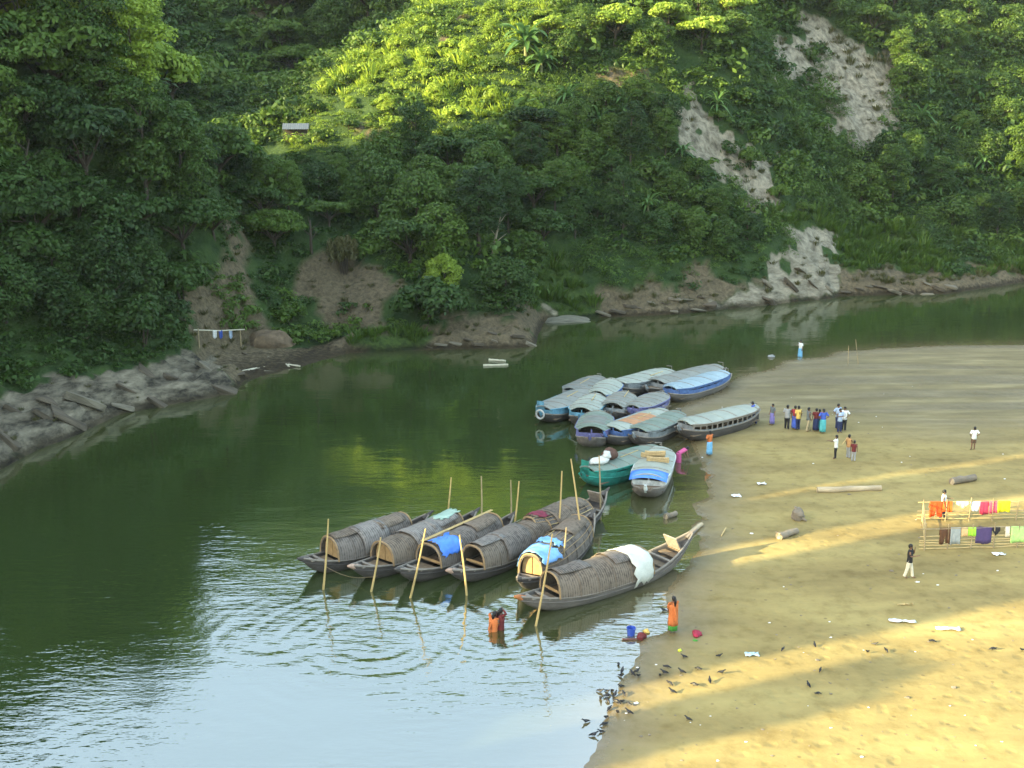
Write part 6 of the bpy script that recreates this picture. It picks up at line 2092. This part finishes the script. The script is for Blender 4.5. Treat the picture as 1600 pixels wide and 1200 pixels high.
def hull_rock(seed, flat):
    rs_ = np.random.RandomState(seed)
    bm = bmesh.new()
    for _ in range(26):
        v = rs_.uniform(-1, 1, 3)
        v = np.sign(v) * np.abs(v) ** 0.55
        bm.verts.new((v[0], v[1] * 0.55, v[2] * flat))
    bmesh.ops.convex_hull(bm, input=bm.verts)
    for v in [v for v in bm.verts if not v.link_faces]:
        bm.verts.remove(v)
    bmesh.ops.bevel(bm, geom=list(bm.edges), offset=0.06, segments=1, affect='EDGES', clamp_overlap=True)
    me = bpy.data.meshes.new('rock_slab')
    bm.to_mesh(me)
    bm.free()
    return me

SLABS = [hull_rock(50 + k, (0.22, 0.30, 0.40)[k % 3]) for k in range(7)]
BROWNROCK = mat('brown bank rock', (0.085, 0.068, 0.045), 0.95, 0.55, 1.6, 1.0, 5, stretch=(0.6, 3.0, 2.6))
PALEROCK = mat('worn pale rock', (0.15, 0.13, 0.09), 0.9, 0.5, 1.4, 1.0, 5, stretch=(0.6, 3.0, 2.6))
SLABS_P = [m.copy() for m in SLABS]
for m in SLABS: m.materials.append(BROWNROCK)
for m in SLABS_P: m.materials.append(PALEROCK)
rs = np.random.RandomState(77)

def slabs(poly, n, gap, smin, smax, nr, place, group, pale, rz, tilt):
    pts = [tuple(q) for q in zone_points(poly, n, gap, rs)]
    order = sorted(pts, key=lambda q: -q[1])
    for k in range(nr):
        for j, q in enumerate(sorted(order[round(len(pts) * k / nr):round(len(pts) * (k + 1) / nr)])):
            p = hit(*q)
            if p[1] > 160:
                continue
            me = (SLABS_P if rs.rand() < pale else SLABS)[rs.randint(7)]
            o = link('rock_slab', me)
            r = rs.uniform(smin, smax)
            o.location = (p[0], p[1], p[2] - r * 0.24)
            o.rotation_euler = (rs.uniform(-0.25, 0.25), tilt + rs.uniform(-0.2, 0.2), rz + rs.uniform(-0.45, 0.45))
            o.scale = (r * 1.0, r * 1.35, r * 0.7)
            o['kind'] = 'thing'
            tag(o, ('pale' if me in SLABS_P else 'brown') + ' slab ' + place + ', ' + (ROWS[nr][k] + ', ' if nr > 1 else '') + ORD[j], 'rock', group)

slabs([(-20, 640), (110, 610), (240, 565), (330, 565), (368, 604), (180, 655), (60, 690), (-20, 715)], 14, 36, 0.7, 1.7, 2, 'of the left rock bank', 'rock slabs of the left bank', 0.3, 0.28, 0.5)
slabs([(935, 478), (1110, 455), (1110, 484), (935, 492)], 12, 14, 0.4, 1.0, 2, 'on the far bank left of the cliff', 'rocks at the foot of the far bank', 0.35, 0.1, 0.2)
slabs([(1190, 440), (1290, 400), (1298, 462), (1190, 474)], 7, 24, 0.6, 1.3, 1, 'at the foot of the streaked cliff', 'rocks under the streaked cliff', 0.7, 0.4, 0.6)
slabs([(1320, 444), (1490, 440), (1490, 457), (1320, 460)], 10, 16, 0.4, 1.0, 1, 'along the far bank right of the cliff', 'rocks along the far right bank', 0.3, 0.1, 0.2)
slabs([(670, 520), (835, 515), (830, 538), (670, 543)], 9, 16, 0.3, 0.8, 1, 'under the headland at the water', 'rocks under the headland', 0.2, 0.1, 0.2)
slabs([(320, 545), (480, 560), (470, 572), (360, 590)], 8, 20, 0.3, 0.8, 1, 'on the cove landing', 'rocks on the cove landing', 0.3, 0.1, 0.15)
rock(885, 499, 2.9, 1.4, 0.55, 0.1, 0.05, 'flat grey rock at the water below the green headland', 9)
rock(425, 535, 2.0, 1.5, 1.4, 0.5, 0.2, 'rounded earth boulder at the foot of the path in the cove', 10, EARTHM)

SAW = mat('sawn pale timber', (0.50, 0.46, 0.34), 0.8, 0.2, 3, 0.2)
def far_log(a, b, r, label, m=SAW, z=0.06):
    p, q = on_z(*a, z), on_z(*b, z)
    o = log(p, q, r, 'log', label, m, 0.6)
    return o
far_log((374, 584), (402, 578), 0.16, 'thick pale log at the cove landing, left of two')
far_log((388, 582), (414, 576), 0.13, 'pale log lying beside the thick one at the cove landing')
far_log((440, 566), (452, 574), 0.11, 'short pale timber pointing to the water in the cove')
far_log((450, 571), (469, 573), 0.09, 'pale timber lying flat at the cove water edge')
far_log((755, 572), (794, 571), 0.10, 'lower of two pale bamboo lengths floating off the headland', z=0.0)
far_log((764, 563), (790, 565), 0.10, 'upper of two pale bamboo lengths floating off the headland', z=0.0)
wl, wr = hit(310, 541), hit(378, 541)
root = thing('washing_pole', 'long pole on two uprights with washing beside the bare bank', 'washing pole', wl)
d = wr - wl
for k, q in enumerate((0.02, 0.98)):
    MB().tube([d * q + np.array((0, 0, -0.3)), d * q + np.array((0.0, 0, 1.45))], 0.05, 6).build('post', BAMBOO_G, root)
MB().tube([np.array((-0.3, 0, 1.35)), d * 0.5 + np.array((0, 0, 1.30)), d + np.array((0.3, 0, 1.42))], 0.05, 6).build('rail', SAW, root)
for k, (f, w, c, lab) in enumerate(((0.38, 0.34, WHITE, 'white garment on the washing pole, left of three'), (0.52, 0.30, BLUEC, 'dark blue garment in the middle of the washing pole'), (0.75, 0.28, LBLUE, 'pale garment at the right of the washing pole'))):
    c0_ = d * f
    rows = [[(c0_[0] + w * (i / 4 - 0.5), c0_[1] - 0.06 - 0.03 * math.sin(i * 2), c0_[2] + 1.34 - 0.75 * j / 4 * (1 - 0.25 * abs(i - 2) / 2)) for j in range(5)] for i in range(5)]
    o = MB().loft(rows, closed=False).build('garment', c)
    o.location = wl
    so = o.modifiers.new('thick', 'SOLIDIFY'); so.thickness = 0.015
    tag(o, lab, 'laundry', 'washing on the far bank pole')
p = on_z(1205, 558)
o = MB().ball((0, 0, 0.05), (0.32, 0.2, 0.16), 10, 7, lumpy(5)).build('floating_bundle', GREYC); o.location = p
tag(o, 'pale bundle floating left of the wading person', 'bundle')
for k, (a, b) in enumerate((((1325, 572), (1326, 540)), ((1341, 570), (1337, 530)))):
    q = on_z(*a)
    t_ = at_depth(b[0], b[1], q[1])
    o = MB().tube([q - (t_ - q) * 0.15, t_], [0.04, 0.025], 6).build('bamboo_pole', BAMBOO_G)
    tag(o, ('shorter', 'taller')[k] + ' of two thin poles standing at the far edge of the mud', 'pole')

# ---- bare and leaning trunks among the growth
PALEBARK = mat('pale dead bark', (0.26, 0.22, 0.16), 0.9, 0.3, 3, 0.4, stretch=(1, 1, 0.3))
for k, (px, py, hgt, lx_, lab) in enumerate([(768, 405, 4.6, 0.9, 'pale leaning bare trunk above the headland'), (487, 395, 3.6, 0.1, 'thin dark upright trunk left of the bamboo clump'), (30, 335, 6.0, 1.6, 'leaning bare trunk in the deep shade at the left edge'),
                                             ]):
    p = hit(px, py)
    root = thing('bare_tree', lab, 'dead tree', p - np.array((0, 0, 0.4)))
    m = BARK if k in (1, 2) else PALEBARK
    MB().tube([(0, 0, 0), (lx_ * 0.3, -0.4, hgt * 0.4), (lx_ * 0.7, -0.5, hgt * 0.75), (lx_, -0.6, hgt)], [0.17, 0.14, 0.10, 0.04], 8).build('trunk', m, root)
    for j in range(4):
        f = 0.45 + 0.13 * j
        a = 2.4 * j + k
        b = Vector((lx_ * f, -0.5, hgt * f))
        MB().tube([b, b + Vector((0.6 * math.cos(a), 0.4 * math.sin(a), 0.5)), b + Vector((1.1 * math.cos(a), 0.8 * math.sin(a), 0.9))], [0.06, 0.04, 0.012], 5).build('branch', m, root)

# ------------------------------------------------------------------ air
hz_m = bpy.data.materials.new('river haze')
hz_m.use_nodes = True
nt = hz_m.node_tree
nt.nodes.clear()
ho = nt.nodes.new('ShaderNodeOutputMaterial')
hv = nt.nodes.new('ShaderNodeVolumePrincipled')
hv.inputs['Color'].default_value = (0.78, 0.90, 1.0, 1)
hv.inputs['Density'].default_value = 0.00008
hv.inputs['Anisotropy'].default_value = 0.2
nt.links.new(hv.outputs[0], ho.inputs['Volume'])
haze = MB().box((0, 140, 62), (900, 640, 132)).build('haze', hz_m, None, False)
haze['kind'] = 'stuff'
